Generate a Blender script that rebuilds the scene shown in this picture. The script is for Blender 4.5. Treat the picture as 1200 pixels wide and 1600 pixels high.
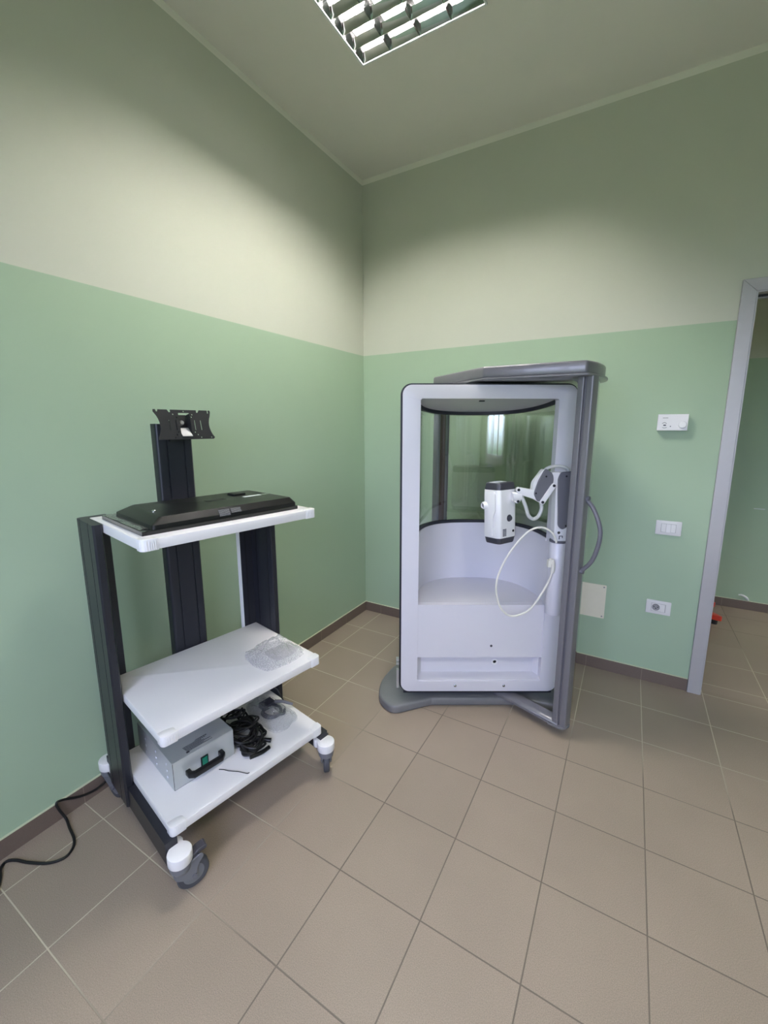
import bpy, bmesh, math, random
from mathutils import Vector, Matrix, noise

random.seed(7)
for o in list(bpy.data.objects):
    bpy.data.objects.remove(o)
SC = bpy.context.scene
COL = SC.collection
PI = math.pi

# ------------------------------------------------------------------ camera
cam_d = bpy.data.cameras.new('camera')
cam = bpy.data.objects.new('camera', cam_d)
COL.objects.link(cam)
cam.matrix_world = Matrix((
    (0.86692859, -0.08774550, 0.49064808, 1.7807061),
    (0.49843214, 0.15169310, -0.85355410, -2.74549307),
    (0.00046760, 0.98452523, 0.17524226, 1.48487616),
    (0, 0, 0, 1)))
cam_d.sensor_fit = 'VERTICAL'
cam_d.sensor_height = 32.0
cam_d.sensor_width = 24.0
cam_d.lens = 659.4648 / 1600 * 32.0
cam_d.shift_x = -5.0764 / 1600
cam_d.shift_y = -16.8688 / 1600
cam_d.clip_start = 0.01
SC.camera = cam

# ------------------------------------------------------------------ view
vs = SC.view_settings
SC.display_settings.display_device = 'sRGB'
vs.view_transform = 'Standard'
vs.look = 'None'
vs.gamma = 1.0
vs.use_curve_mapping = False
vs.exposure = 0.30

TUBE_POWER = 370.0
TUBE2_POWER = 420.0        # ceiling tubes
HALL_POWER = 470.0        # tubes in the hall beyond the door
SKY_POWER = 12.0

# ------------------------------------------------------------------ sky
world = bpy.data.worlds.new('sky')
SC.world = world
world.use_nodes = True
nt = world.node_tree
nt.nodes.clear()
wo = nt.nodes.new('ShaderNodeOutputWorld')
bg = nt.nodes.new('ShaderNodeBackground')
tc = nt.nodes.new('ShaderNodeTexCoord')
sx = nt.nodes.new('ShaderNodeSeparateXYZ')
rp = nt.nodes.new('ShaderNodeValToRGB')
rp.color_ramp.elements[0].position = 0.47
rp.color_ramp.elements[0].color = (0.05, 0.08, 0.05, 1)
rp.color_ramp.elements[1].position = 0.62
rp.color_ramp.elements[1].color = (0.60, 0.655, 1.0, 1)
el = rp.color_ramp.elements.new(0.54)
el.color = (0.68, 0.73, 1.0, 1)
mp = nt.nodes.new('ShaderNodeMapRange')
mp.inputs[1].default_value = -1
mp.inputs[2].default_value = 1
nt.links.new(tc.outputs['Generated'], sx.inputs[0])
nt.links.new(sx.outputs[2], mp.inputs[0])
nt.links.new(mp.outputs[0], rp.inputs[0])
nt.links.new(rp.outputs[0], bg.inputs[0])
bg.inputs[1].default_value = SKY_POWER
nt.links.new(bg.outputs[0], wo.inputs[0])

# ------------------------------------------------------------------ layout numbers
RX, RY, RZ = 3.7, -4.2, 3.16          # room: x 0..RX, y RY..0, z 0..RZ
PAINT = 1.995                          # border between the two wall paints
WX0, WX1, WZ0, WZ1 = 0.75, 2.95, 0.95, 2.55    # window in the front wall
DX0, DX1, DZ1 = 2.232, 3.10, 2.116     # door opening in the back wall
HY = 1.56                              # far wall of the hall
TH = 0.12                              # wall thickness

pd = bpy.data.lights.new('window_portal', 'AREA')
pd.shape = 'RECTANGLE'
pd.size = WX1 - WX0
pd.size_y = WZ1 - WZ0
pd.cycles.is_portal = True
po = bpy.data.objects.new('window_portal', pd)
COL.objects.link(po)
po.location = ((WX0 + WX1) / 2, RY - TH - 0.02, (WZ0 + WZ1) / 2)
po.rotation_euler = (PI / 2, 0, 0)     # -Z of the lamp looks along +Y, into the room

# ------------------------------------------------------------------ materials
def srgb(r, g, b):
    f = lambda c: (c / 255 / 12.92) if c / 255 <= 0.04045 else ((c / 255 + 0.055) / 1.055) ** 2.4
    return (f(r), f(g), f(b), 1)

def newmat(name):
    m = bpy.data.materials.new(name)
    m.use_nodes = True
    nt = m.node_tree
    b = nt.nodes['Principled BSDF']
    return m, nt, b

def N(nt, t, **kw):
    n = nt.nodes.new(t)
    for k, v in kw.items():
        setattr(n, k, v)
    return n

def mat(name, col, rough=0.5, metal=0.0, var=0.06, scale=30.0, bump=0.0, bscale=None, coat=0.0, spec=0.5):
    """procedural material: colour broken up by a soft noise, optional fine bump"""
    m, nt, b = newmat(name)
    tc = N(nt, 'ShaderNodeTexCoord')
    nz = N(nt, 'ShaderNodeTexNoise')
    nz.inputs['Scale'].default_value = scale
    nz.inputs['Detail'].default_value = 3
    nt.links.new(tc.outputs['Object'], nz.inputs['Vector'])
    mr = N(nt, 'ShaderNodeMapRange')
    mr.inputs[3].default_value = 1 - var
    mr.inputs[4].default_value = 1 + var
    nt.links.new(nz.outputs[0], mr.inputs[0])
    mx = N(nt, 'ShaderNodeVectorMath', operation='SCALE')
    mx.inputs[0].default_value = col[:3]
    nt.links.new(mr.outputs[0], mx.inputs['Scale'])
    nt.links.new(mx.outputs[0], b.inputs['Base Color'])
    b.inputs['Roughness'].default_value = rough
    b.inputs['Metallic'].default_value = metal
    b.inputs['Coat Weight'].default_value = coat
    b.inputs['Specular IOR Level'].default_value = spec
    if bump:
        n2 = N(nt, 'ShaderNodeTexNoise')
        n2.inputs['Scale'].default_value = bscale or 400
        nt.links.new(tc.outputs['Object'], n2.inputs['Vector'])
        bp = N(nt, 'ShaderNodeBump')
        bp.inputs['Strength'].default_value = bump
        bp.inputs['Distance'].default_value = 0.002
        nt.links.new(n2.outputs[0], bp.inputs['Height'])
        nt.links.new(bp.outputs[0], b.inputs['Normal'])
    return m

def wall_mat(name, low, high, strip, split, strip_z):
    m, nt, b = newmat(name)
    ge = N(nt, 'ShaderNodeNewGeometry')
    sp = N(nt, 'ShaderNodeSeparateXYZ')
    nt.links.new(ge.outputs['Position'], sp.inputs[0])
    nz = N(nt, 'ShaderNodeTexNoise')
    nz.inputs['Scale'].default_value = 1.6
    nz.inputs['Detail'].default_value = 5
    nt.links.new(ge.outputs['Position'], nz.inputs['Vector'])
    wob = N(nt, 'ShaderNodeMath', operation='MULTIPLY_ADD')
    wob.inputs[1].default_value = 0.006
    nt.links.new(nz.outputs[0], wob.inputs[0])
    nt.links.new(sp.outputs[2], wob.inputs[2])
    g1 = N(nt, 'ShaderNodeMath', operation='GREATER_THAN')
    g1.inputs[1].default_value = split + 0.003
    nt.links.new(wob.outputs[0], g1.inputs[0])
    g2 = N(nt, 'ShaderNodeMath', operation='GREATER_THAN')
    g2.inputs[1].default_value = strip_z
    nt.links.new(sp.outputs[2], g2.inputs[0])
    m1 = N(nt, 'ShaderNodeMix', data_type='RGBA')
    m1.inputs[6].default_value = low
    m1.inputs[7].default_value = high
    nt.links.new(g1.outputs[0], m1.inputs[0])
    m2 = N(nt, 'ShaderNodeMix', data_type='RGBA')
    m2.inputs[7].default_value = strip
    nt.links.new(m1.outputs[2], m2.inputs[6])
    nt.links.new(g2.outputs[0], m2.inputs[0])
    mr = N(nt, 'ShaderNodeMapRange')
    mr.inputs[3].default_value = 0.96
    mr.inputs[4].default_value = 1.04
    nt.links.new(nz.outputs[0], mr.inputs[0])
    sc = N(nt, 'ShaderNodeVectorMath', operation='SCALE')
    nt.links.new(m2.outputs[2], sc.inputs[0])
    nt.links.new(mr.outputs[0], sc.inputs['Scale'])
    nt.links.new(sc.outputs[0], b.inputs['Base Color'])
    b.inputs['Roughness'].default_value = 0.6
    b.inputs['Specular IOR Level'].default_value = 0.25
    n2 = N(nt, 'ShaderNodeTexNoise')
    n2.inputs['Scale'].default_value = 260
    nt.links.new(ge.outputs['Position'], n2.inputs['Vector'])
    bp = N(nt, 'ShaderNodeBump')
    bp.inputs['Strength'].default_value = 0.12
    bp.inputs['Distance'].default_value = 0.001
    nt.links.new(n2.outputs[0], bp.inputs['Height'])
    nt.links.new(bp.outputs[0], b.inputs['Normal'])
    return m

def tile_mat(name, x0, y0, t=0.30, tile=srgb(153, 139, 125), light=srgb(196, 186, 165), dark=srgb(112, 102, 92)):
    """square floor tiles with speckle; grout paler near the walls, dirty in the walked middle"""
    m, nt, b = newmat(name)
    ge = N(nt, 'ShaderNodeNewGeometry')
    sp = N(nt, 'ShaderNodeSeparateXYZ')
    nt.links.new(ge.outputs['Position'], sp.inputs[0])
    def line(sock, off):
        a = N(nt, 'ShaderNodeMath', operation='SUBTRACT')
        a.inputs[1].default_value = off - 50 * t
        nt.links.new(sock, a.inputs[0])
        d = N(nt, 'ShaderNodeMath', operation='DIVIDE')
        d.inputs[1].default_value = t
        nt.links.new(a.outputs[0], d.inputs[0])
        f = N(nt, 'ShaderNodeMath', operation='FRACT')
        nt.links.new(d.outputs[0], f.inputs[0])
        s = N(nt, 'ShaderNodeMath', operation='SUBTRACT')
        s.inputs[1].default_value = 0.5
        nt.links.new(f.outputs[0], s.inputs[0])
        ab = N(nt, 'ShaderNodeMath', operation='ABSOLUTE')
        nt.links.new(s.outputs[0], ab.inputs[0])
        fl = N(nt, 'ShaderNodeMath', operation='FLOOR')
        nt.links.new(d.outputs[0], fl.inputs[0])
        return ab.outputs[0], fl.outputs[0]
    ax, fx = line(sp.outputs[0], x0)
    ay, fy = line(sp.outputs[1], y0)
    mxn = N(nt, 'ShaderNodeMath', operation='MAXIMUM')
    nt.links.new(ax, mxn.inputs[0])
    nt.links.new(ay, mxn.inputs[1])
    gm = N(nt, 'ShaderNodeMapRange')
    gm.interpolation_type = 'SMOOTHSTEP'
    gm.inputs[1].default_value = 0.5 - 0.0085
    gm.inputs[2].default_value = 0.5 - 0.0045
    nt.links.new(mxn.outputs[0], gm.inputs[0])
    # per tile tone
    cb = N(nt, 'ShaderNodeCombineXYZ')
    nt.links.new(fx, cb.inputs[0])
    nt.links.new(fy, cb.inputs[1])
    wn = N(nt, 'ShaderNodeTexWhiteNoise', noise_dimensions='3D')
    nt.links.new(cb.outputs[0], wn.inputs['Vector'])
    n1 = N(nt, 'ShaderNodeTexNoise')
    n1.inputs['Scale'].default_value = 420
    n1.inputs['Detail'].default_value = 2
    nt.links.new(ge.outputs['Position'], n1.inputs['Vector'])
    n2 = N(nt, 'ShaderNodeTexNoise')
    n2.inputs['Scale'].default_value = 2.2
    n2.inputs['Detail'].default_value = 4
    nt.links.new(ge.outputs['Position'], n2.inputs['Vector'])
    def rng(sock, lo, hi, a=0.0, c=1.0):
        r = N(nt, 'ShaderNodeMapRange')
        r.inputs[1].default_value = a
        r.inputs[2].default_value = c
        r.inputs[3].default_value = lo
        r.inputs[4].default_value = hi
        nt.links.new(sock, r.inputs[0])
        return r.outputs[0]
    p1 = N(nt, 'ShaderNodeMath', operation='MULTIPLY')
    nt.links.new(rng(n1.outputs[0], 0.80, 1.20, 0.3, 0.7), p1.inputs[0])
    nt.links.new(rng(wn.outputs[0], 0.97, 1.03), p1.inputs[1])
    p2 = N(nt, 'ShaderNodeMath', operation='MULTIPLY')
    nt.links.new(p1.outputs[0], p2.inputs[0])
    nt.links.new(rng(n2.outputs[0], 0.94, 1.06, 0.3, 0.7), p2.inputs[1])
    tl = N(nt, 'ShaderNodeVectorMath', operation='SCALE')
    tl.inputs[0].default_value = tile[:3]
    nt.links.new(p2.outputs[0], tl.inputs['Scale'])
    # grout: distance from the walls plus patchy dirt
    wx = N(nt, 'ShaderNodeMath', operation='ABSOLUTE')
    nt.links.new(sp.outputs[1], wx.inputs[0])
    mn = N(nt, 'ShaderNodeMath', operation='MINIMUM')
    nt.links.new(sp.outputs[0], mn.inputs[0])
    nt.links.new(wx.outputs[0], mn.inputs[1])
    ad = N(nt, 'ShaderNodeMath', operation='MULTIPLY_ADD')
    ad.inputs[1].default_value = 0.5
    nt.links.new(n2.outputs[0], ad.inputs[0])
    nt.links.new(mn.outputs[0], ad.inputs[2])
    gd = N(nt, 'ShaderNodeMix', data_type='RGBA')
    gd.inputs[6].default_value = light
    gd.inputs[7].default_value = dark
    nt.links.new(rng(ad.outputs[0], 0.0, 1.0, 0.75, 1.15), gd.inputs[0])
    fin = N(nt, 'ShaderNodeMix', data_type='RGBA')
    nt.links.new(gm.outputs[0], fin.inputs[0])
    nt.links.new(tl.outputs[0], fin.inputs[6])
    nt.links.new(gd.outputs[2], fin.inputs[7])
    nt.links.new(fin.outputs[2], b.inputs['Base Color'])
    b.inputs['Roughness'].default_value = 0.48
    b.inputs['Specular IOR Level'].default_value = 0.35
    h = N(nt, 'ShaderNodeMath', operation='SUBTRACT')
    h.inputs[0].default_value = 1.0
    nt.links.new(gm.outputs[0], h.inputs[1])
    bp = N(nt, 'ShaderNodeBump')
    bp.inputs['Strength'].default_value = 0.5
    bp.inputs['Distance'].default_value = 0.0015
    nt.links.new(h.outputs[0], bp.inputs['Height'])
    nt.links.new(bp.outputs[0], b.inputs['Normal'])
    return m

def skirt_mat(name, axis):
    m, nt, b = newmat(name)
    ge = N(nt, 'ShaderNodeNewGeometry')
    sp = N(nt, 'ShaderNodeSeparateXYZ')
    nt.links.new(ge.outputs['Position'], sp.inputs[0])
    a = N(nt, 'ShaderNodeMath', operation='ADD')
    a.inputs[1].default_value = 30.0 + (0.29 if axis == 1 else -0.148)
    nt.links.new(sp.outputs[axis], a.inputs[0])
    d = N(nt, 'ShaderNodeMath', operation='DIVIDE')
    d.inputs[1].default_value = 0.3
    nt.links.new(a.outputs[0], d.inputs[0])
    f = N(nt, 'ShaderNodeMath', operation='FRACT')
    nt.links.new(d.outputs[0], f.inputs[0])
    j = N(nt, 'ShaderNodeMath', operation='LESS_THAN')
    j.inputs[1].default_value = 0.009
    nt.links.new(f.outputs[0], j.inputs[0])
    t = N(nt, 'ShaderNodeMath', operation='GREATER_THAN')
    t.inputs[1].default_value = 0.0725
    nt.links.new(sp.outputs[2], t.inputs[0])
    nz = N(nt, 'ShaderNodeTexNoise')
    nz.inputs['Scale'].default_value = 300
    nt.links.new(ge.outputs['Position'], nz.inputs['Vector'])
    r = N(nt, 'ShaderNodeMapRange')
    r.inputs[3].default_value = 0.85
    r.inputs[4].default_value = 1.15
    nt.links.new(nz.outputs[0], r.inputs[0])
    s = N(nt, 'ShaderNodeVectorMath', operation='SCALE')
    s.inputs[0].default_value = srgb(112, 98, 89)[:3]
    nt.links.new(r.outputs[0], s.inputs['Scale'])
    m1 = N(nt, 'ShaderNodeMix', data_type='RGBA')
    m1.inputs[7].default_value = srgb(140, 126, 114)
    nt.links.new(j.outputs[0], m1.inputs[0])
    nt.links.new(s.outputs[0], m1.inputs[6])
    m2 = N(nt, 'ShaderNodeMix', data_type='RGBA')
    m2.inputs[7].default_value = srgb(205, 208, 180)
    nt.links.new(t.outputs[0], m2.inputs[0])
    nt.links.new(m1.outputs[2], m2.inputs[6])
    nt.links.new(m2.outputs[2], b.inputs['Base Color'])
    b.inputs['Roughness'].default_value = 0.5
    return m

def glass_mat(name, tint, refl=1.0, rough=0.0, ior=1.5, haze=0.0):
    """thin pane: tinted see-through plus a fresnel reflection"""
    m = bpy.data.materials.new(name)
    m.use_nodes = True
    nt = m.node_tree
    nt.nodes.clear()
    out = N(nt, 'ShaderNodeOutputMaterial')
    tr = N(nt, 'ShaderNodeBsdfTransparent')
    tr.inputs[0].default_value = tint
    gl = N(nt, 'ShaderNodeBsdfGlossy')
    gl.inputs['Roughness'].default_value = rough
    lw = N(nt, 'ShaderNodeLayerWeight')
    lw.inputs[0].default_value = 0.5
    p5 = N(nt, 'ShaderNodeMath', operation='POWER')
    p5.inputs[1].default_value = 5.0
    nt.links.new(lw.outputs['Facing'], p5.inputs[0])
    fr = N(nt, 'ShaderNodeMath', operation='MULTIPLY_ADD')
    fr.inputs[1].default_value = 1 - ((ior - 1) / (ior + 1)) ** 2
    fr.inputs[2].default_value = ((ior - 1) / (ior + 1)) ** 2
    nt.links.new(p5.outputs[0], fr.inputs[0])
    nz = N(nt, 'ShaderNodeTexNoise')
    nz.inputs['Scale'].default_value = 3.0
    mr = N(nt, 'ShaderNodeMapRange')
    mr.inputs[3].default_value = 0.85 * refl
    mr.inputs[4].default_value = 1.15 * refl
    nt.links.new(nz.outputs[0], mr.inputs[0])
    mu = N(nt, 'ShaderNodeMath', operation='MULTIPLY', use_clamp=True)
    nt.links.new(fr.outputs[0], mu.inputs[0])
    nt.links.new(mr.outputs[0], mu.inputs[1])
    mx = N(nt, 'ShaderNodeMixShader')
    nt.links.new(mu.outputs[0], mx.inputs[0])
    nt.links.new(tr.outputs[0], mx.inputs[1])
    nt.links.new(gl.outputs[0], mx.inputs[2])
    last = mx
    if haze:
        df = N(nt, 'ShaderNodeBsdfDiffuse')
        df.inputs[0].default_value = (0.95, 0.95, 0.97, 1)
        tl = N(nt, 'ShaderNodeBsdfTranslucent')
        tl.inputs[0].default_value = (0.95, 0.95, 0.97, 1)
        dt = N(nt, 'ShaderNodeMixShader')
        nt.links.new(df.outputs[0], dt.inputs[1])
        nt.links.new(tl.outputs[0], dt.inputs[2])
        m2 = N(nt, 'ShaderNodeMixShader')
        n2 = N(nt, 'ShaderNodeTexNoise')
        n2.inputs['Scale'].default_value = 45
        r2 = N(nt, 'ShaderNodeMapRange')
        r2.inputs[1].default_value = 0.35
        r2.inputs[2].default_value = 0.75
        r2.inputs[3].default_value = haze * 0.4
        r2.inputs[4].default_value = haze * 1.8
        nt.links.new(n2.outputs[0], r2.inputs[0])
        nt.links.new(r2.outputs[0], m2.inputs[0])
        nt.links.new(mx.outputs[0], m2.inputs[1])
        nt.links.new(dt.outputs[0], m2.inputs[2])
        last = m2
    nt.links.new(last.outputs[0], out.inputs[0])
    return m

def emit_mat(name, col, power):
    m = bpy.data.materials.new(name)
    m.use_nodes = True
    nt = m.node_tree
    nt.nodes.clear()
    out = N(nt, 'ShaderNodeOutputMaterial')
    e = N(nt, 'ShaderNodeEmission')
    e.inputs[0].default_value = col
    e.inputs[1].default_value = power
    nt.links.new(e.outputs[0], out.inputs[0])
    return m

M = dict(
    wall=wall_mat('green_paint', srgb(168, 190, 164), srgb(203, 205, 191), srgb(240, 238, 228), PAINT, 3.127),
    ceiling=mat('ceiling_paint', srgb(238, 233, 225), 0.8, var=0.03, scale=3, bump=0.1, bscale=200),
    floor=tile_mat('floor_tiles', 0.148, -0.291),
    hall_floor=tile_mat('hall_tiles', 0.148, 0.433),
    skirt_x=skirt_mat('skirting_tiles', 0),
    skirt_y=skirt_mat('skirting_tiles_left', 1),
    door_metal=mat('painted_door_metal', srgb(180, 178, 181), 0.42, 0.2, var=0.03),
    rubber=mat('dark_rubber', srgb(38, 38, 40), 0.6),
    gasket=mat('navy_gasket', srgb(30, 32, 42), 0.5),
    white=mat('white_plastic', srgb(234, 233, 234), 0.38, var=0.02, coat=0.1),
    shell=mat('white_cabin_shell', srgb(217, 215, 222), 0.36, var=0.02, scale=4, coat=0.15),
    laminate=mat('white_laminate', srgb(230, 228, 228), 0.45, var=0.02, scale=8, bump=0.08, bscale=500),
    anth=mat('anthracite_metal', srgb(46, 47, 54), 0.38, 0.35, var=0.05),
    anth_dark=mat('black_groove', srgb(20, 20, 23), 0.5),
    alu=mat('bare_aluminium', srgb(205, 207, 212), 0.3, 0.8, var=0.04),
    steel=mat('zinc_steel', srgb(190, 192, 192), 0.25, 1.0, var=0.08),
    chrome=mat('mirror_louvre', srgb(206, 206, 206), 0.05, 1.0, var=0.03),
    bright=mat('bright_plated_steel', srgb(178, 178, 178), 0.35, 0.25, var=0.03),
    chrome2=mat('satin_reflector', srgb(128, 128, 128), 0.12, 1.0, var=0.03),
    blackpl=mat('black_plastic', srgb(18, 18, 19), 0.34, var=0.1, bump=0.05, bscale=700, spec=0.35),
    blackgl=mat('glossy_black_plastic', srgb(14, 13, 14), 0.16, var=0.1, coat=0.4),
    blackmt=mat('black_painted_steel', srgb(46, 46, 48), 0.45, 0.2, var=0.06),
    black=mat('flat_black', srgb(12, 12, 13), 0.6),
    greydk=mat('cabin_grey_paint', srgb(114, 113, 119), 0.30, 0.1, var=0.05, coat=0.2),
    greybase=mat('cabin_base_grey', srgb(114, 115, 118), 0.36, var=0.05, coat=0.15),
    cover=mat('grey_arm_cover', srgb(104, 104, 112), 0.45, var=0.04),
    devdark=mat('dark_grey_device_plastic', srgb(62, 62, 70), 0.4, var=0.05),
    castgrey=mat('caster_grey_plastic', srgb(112, 114, 120), 0.45, var=0.05),
    tyre=mat('grey_tyre_rubber', srgb(72, 74, 80), 0.6, var=0.06),
    boxpaint=mat('pale_grey_enamel', srgb(186, 190, 190), 0.3, 0.3, var=0.03),
    ink=mat('dark_print', srgb(60, 62, 68), 0.6),
    inkw=mat('white_print', srgb(150, 150, 152), 0.6),
    green=mat('green_rocker', srgb(16, 128, 98), 0.3),
    paper=mat('pale_label', srgb(214, 220, 222), 0.4),
    cream=mat('cream_cover_plate', srgb(232, 226, 208), 0.5, var=0.03),
    plate=mat('white_switch_plastic', srgb(228, 226, 226), 0.32, var=0.02),
    seam=mat('grey_seam', srgb(150, 148, 150), 0.6),
    cord=mat('black_cord', srgb(18, 18, 19), 0.45),
    hose=mat('cream_hose', srgb(226, 224, 214), 0.4),
    tubing=mat('grey_white_sleeve', srgb(200, 202, 200), 0.35),
    red=mat('red_plastic', srgb(214, 62, 40), 0.28, coat=0.2),
    window=mat('white_window_frame', srgb(230, 230, 228), 0.4),
    cabin_glass=glass_mat('cabin_glass', (0.985, 0.995, 0.992, 1), 2.1),
    pane=glass_mat('window_pane', (0.97, 0.985, 0.98, 1), 0.6),
    film=glass_mat('clear_bag_film', (0.99, 0.99, 1.0, 1), 1.8, 0.06, 1.45, 0.22),
    film2=glass_mat('clear_bag_film_thick', (0.96, 0.97, 0.98, 1), 1.8, 0.08, 1.45, 0.14),
    wrap=glass_mat('screen_wrap_film', (0.86, 0.9, 0.9, 1), 2.5, 0.12, 1.5, 0.10),
    tube=emit_mat('lamp_tube', (1.0, 0.96, 0.91, 1), TUBE_POWER),
    tube2=emit_mat('far_lamp_tube', (1.0, 0.96, 0.91, 1), TUBE2_POWER),
    hall_tube=emit_mat('hall_lamp_tube', (1.0, 0.96, 0.90, 1), HALL_POWER),
)

# ------------------------------------------------------------------ mesh helpers
def BM():
    return bmesh.new()

def obj(name, bm, material, parent=None, smooth=35, loc=None, rot=None):
    bmesh.ops.recalc_face_normals(bm, faces=bm.faces[:])
    me = bpy.data.meshes.new(name)
    bm.to_mesh(me)
    bm.free()
    mats = material if isinstance(material, (list, tuple)) else [material]
    for m_ in mats:
        me.materials.append(m_)
    if smooth:
        me.polygons.foreach_set('use_smooth', [True] * len(me.polygons))
        try:
            me.set_sharp_from_angle(angle=math.radians(smooth))
        except Exception:
            pass
    o = bpy.data.objects.new(name, me)
    COL.objects.link(o)
    if parent:
        o.parent = parent
    if loc is not None:
        o.location = loc
    if rot is not None:
        o.rotation_euler = rot
    return o

def thing(name, label, cat, loc=(0, 0, 0), rotz=0.0, group=None):
    o = bpy.data.objects.new(name, None)
    COL.objects.link(o)
    o.empty_display_size = 0.1
    o.location = loc
    o.rotation_euler = (0, 0, rotz)
    return tag(o, label, cat, group)

def tag(o, label, cat, group=None):
    o['label'] = label
    o['category'] = cat
    if group:
        o['group'] = group
    return o

def struct(name, bm, m, parent=None, smooth=35):
    o = obj(name, bm, m, parent, smooth)
    if not parent:
        o['kind'] = 'structure'
    return o

def bevel_new(bm, n0, w, seg=2, ang=30):
    if not w:
        return
    bm.edges.ensure_lookup_table()
    es = []
    for e in bm.edges:
        if e.index >= 0 and all(v.tag for v in e.verts) and len(e.link_faces) == 2:
            if e.calc_face_angle(0) > math.radians(ang):
                es.append(e)
    if es:
        bmesh.ops.bevel(bm, geom=es, offset=w, segments=seg, profile=0.5, affect='EDGES', clamp_overlap=True)

def _mark(bm):
    for v in bm.verts:
        v.tag = False

def box(bm, a, b, bev=0.0, seg=2, mat_i=0, mtx=None):
    _mark(bm)
    x0, y0, z0 = a
    x1, y1, z1 = b
    vs_ = [bm.verts.new(p) for p in ((x0, y0, z0), (x1, y0, z0), (x1, y1, z0), (x0, y1, z0),
                                     (x0, y0, z1), (x1, y0, z1), (x1, y1, z1), (x0, y1, z1))]
    for v in vs_:
        v.tag = True
    fs = []
    for f in ((0, 3, 2, 1), (4, 5, 6, 7), (0, 1, 5, 4), (1, 2, 6, 5), (2, 3, 7, 6), (3, 0, 4, 7)):
        fs.append(bm.faces.new([vs_[i] for i in f]))
    for f in fs:
        f.material_index = mat_i
    if mtx is not None:
        for v in vs_:
            v.co = mtx @ v.co
    bevel_new(bm, 0, bev, seg)

def prism(bm, pts, lo, hi, axis='z', bev=0.0, seg=2, mat_i=0, mtx=None, ang=30, scale_hi=None):
    """extrude a 2-D outline: axis z -> (x,y); axis y -> (x,z); axis x -> (y,z)"""
    _mark(bm)
    def P(p, h):
        if axis == 'z':
            return Vector((p[0], p[1], h))
        if axis == 'y':
            return Vector((p[0], h, p[1]))
        return Vector((h, p[0], p[1]))
    c = None
    if scale_hi:
        c = (sum(p[0] for p in pts) / len(pts), sum(p[1] for p in pts) / len(pts))
    hp = pts if not scale_hi else [(c[0] + (p[0] - c[0]) * scale_hi, c[1] + (p[1] - c[1]) * scale_hi) for p in pts]
    a = [bm.verts.new(P(p, lo)) for p in pts]
    b = [bm.verts.new(P(p, hi)) for p in hp]
    n = len(pts)
    fs = [bm.faces.new(list(reversed(a))), bm.faces.new(b)]
    for i in range(n):
        fs.append(bm.faces.new([a[i], a[(i + 1) % n], b[(i + 1) % n], b[i]]))
    for v in a + b:
        v.tag = True
        if mtx is not None:
            v.co = mtx @ v.co
    for f in fs:
        f.material_index = mat_i
    bmesh.ops.recalc_face_normals(bm, faces=fs)
    bevel_new(bm, 0, bev, seg, ang)

def plate(bm, loops, lo, hi, axis='y', mat_i=0):
    """flat plate with holes: loops[0] is the outline, the rest are holes"""
    def P(p, h):
        return {'z': (p[0], p[1], h), 'y': (p[0], h, p[1]), 'x': (h, p[0], p[1])}[axis]
    layers = []
    edges = []
    for lp in loops:
        vs_ = [bm.verts.new(P(p, lo)) for p in lp]
        layers.append(vs_)
        for i in range(len(vs_)):
            edges.append(bm.edges.new((vs_[i], vs_[(i + 1) % len(vs_)])))
    r = bmesh.ops.triangle_fill(bm, use_beauty=True, use_dissolve=False, edges=edges)
    fs = [g for g in r['geom'] if isinstance(g, bmesh.types.BMFace)]
    mp_ = {}
    for vs_ in layers:
        for v in vs_:
            c = v.co.copy()
            k = {'z': 2, 'y': 1, 'x': 0}[axis]
            c[k] = hi
            mp_[v] = bm.verts.new(c)
    for f in fs:
        f.material_index = mat_i
        nf = bm.faces.new([mp_[v] for v in f.verts])
        nf.material_index = mat_i
    for vs_ in layers:
        for i in range(len(vs_)):
            a, b = vs_[i], vs_[(i + 1) % len(vs_)]
            bm.faces.new([a, b, mp_[b], mp_[a]]).material_index = mat_i

def circ(cx, cy, r, n=16, a0=0.0, a1=2 * PI, full=True):
    m_ = n if full else n - 1
    return [(cx + r * math.cos(a0 + (a1 - a0) * i / m_), cy + r * math.sin(a0 + (a1 - a0) * i / m_)) for i in range(n)]

def rrect(x0, y0, x1, y1, r, n=6):
    out = []
    for cx, cy, a in ((x1 - r, y0 + r, -PI / 2), (x1 - r, y1 - r, 0), (x0 + r, y1 - r, PI / 2), (x0 + r, y0 + r, PI)):
        for i in range(n + 1):
            t = a + PI / 2 * i / n
            out.append((cx + r * math.cos(t), cy + r * math.sin(t)))
    return out

def roundpoly(pts, radii, n=6):
    """outline with rounded corners"""
    out = []
    k = len(pts)
    for i in range(k):
        p = Vector(pts[i])
        a = Vector(pts[i - 1]) - p
        b = Vector(pts[(i + 1) % k]) - p
        r = radii[i] if isinstance(radii, (list, tuple)) else radii
        if r <= 0:
            out.append(tuple(p))
            continue
        d = min(r, a.length * 0.49, b.length * 0.49)
        s = p + a.normalized() * d
        e = p + b.normalized() * d
        for j in range(n + 1):
            t = j / n
            q = s * (1 - t) ** 2 + p * 2 * t * (1 - t) + e * t * t
            out.append(tuple(q))
    return out

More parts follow.
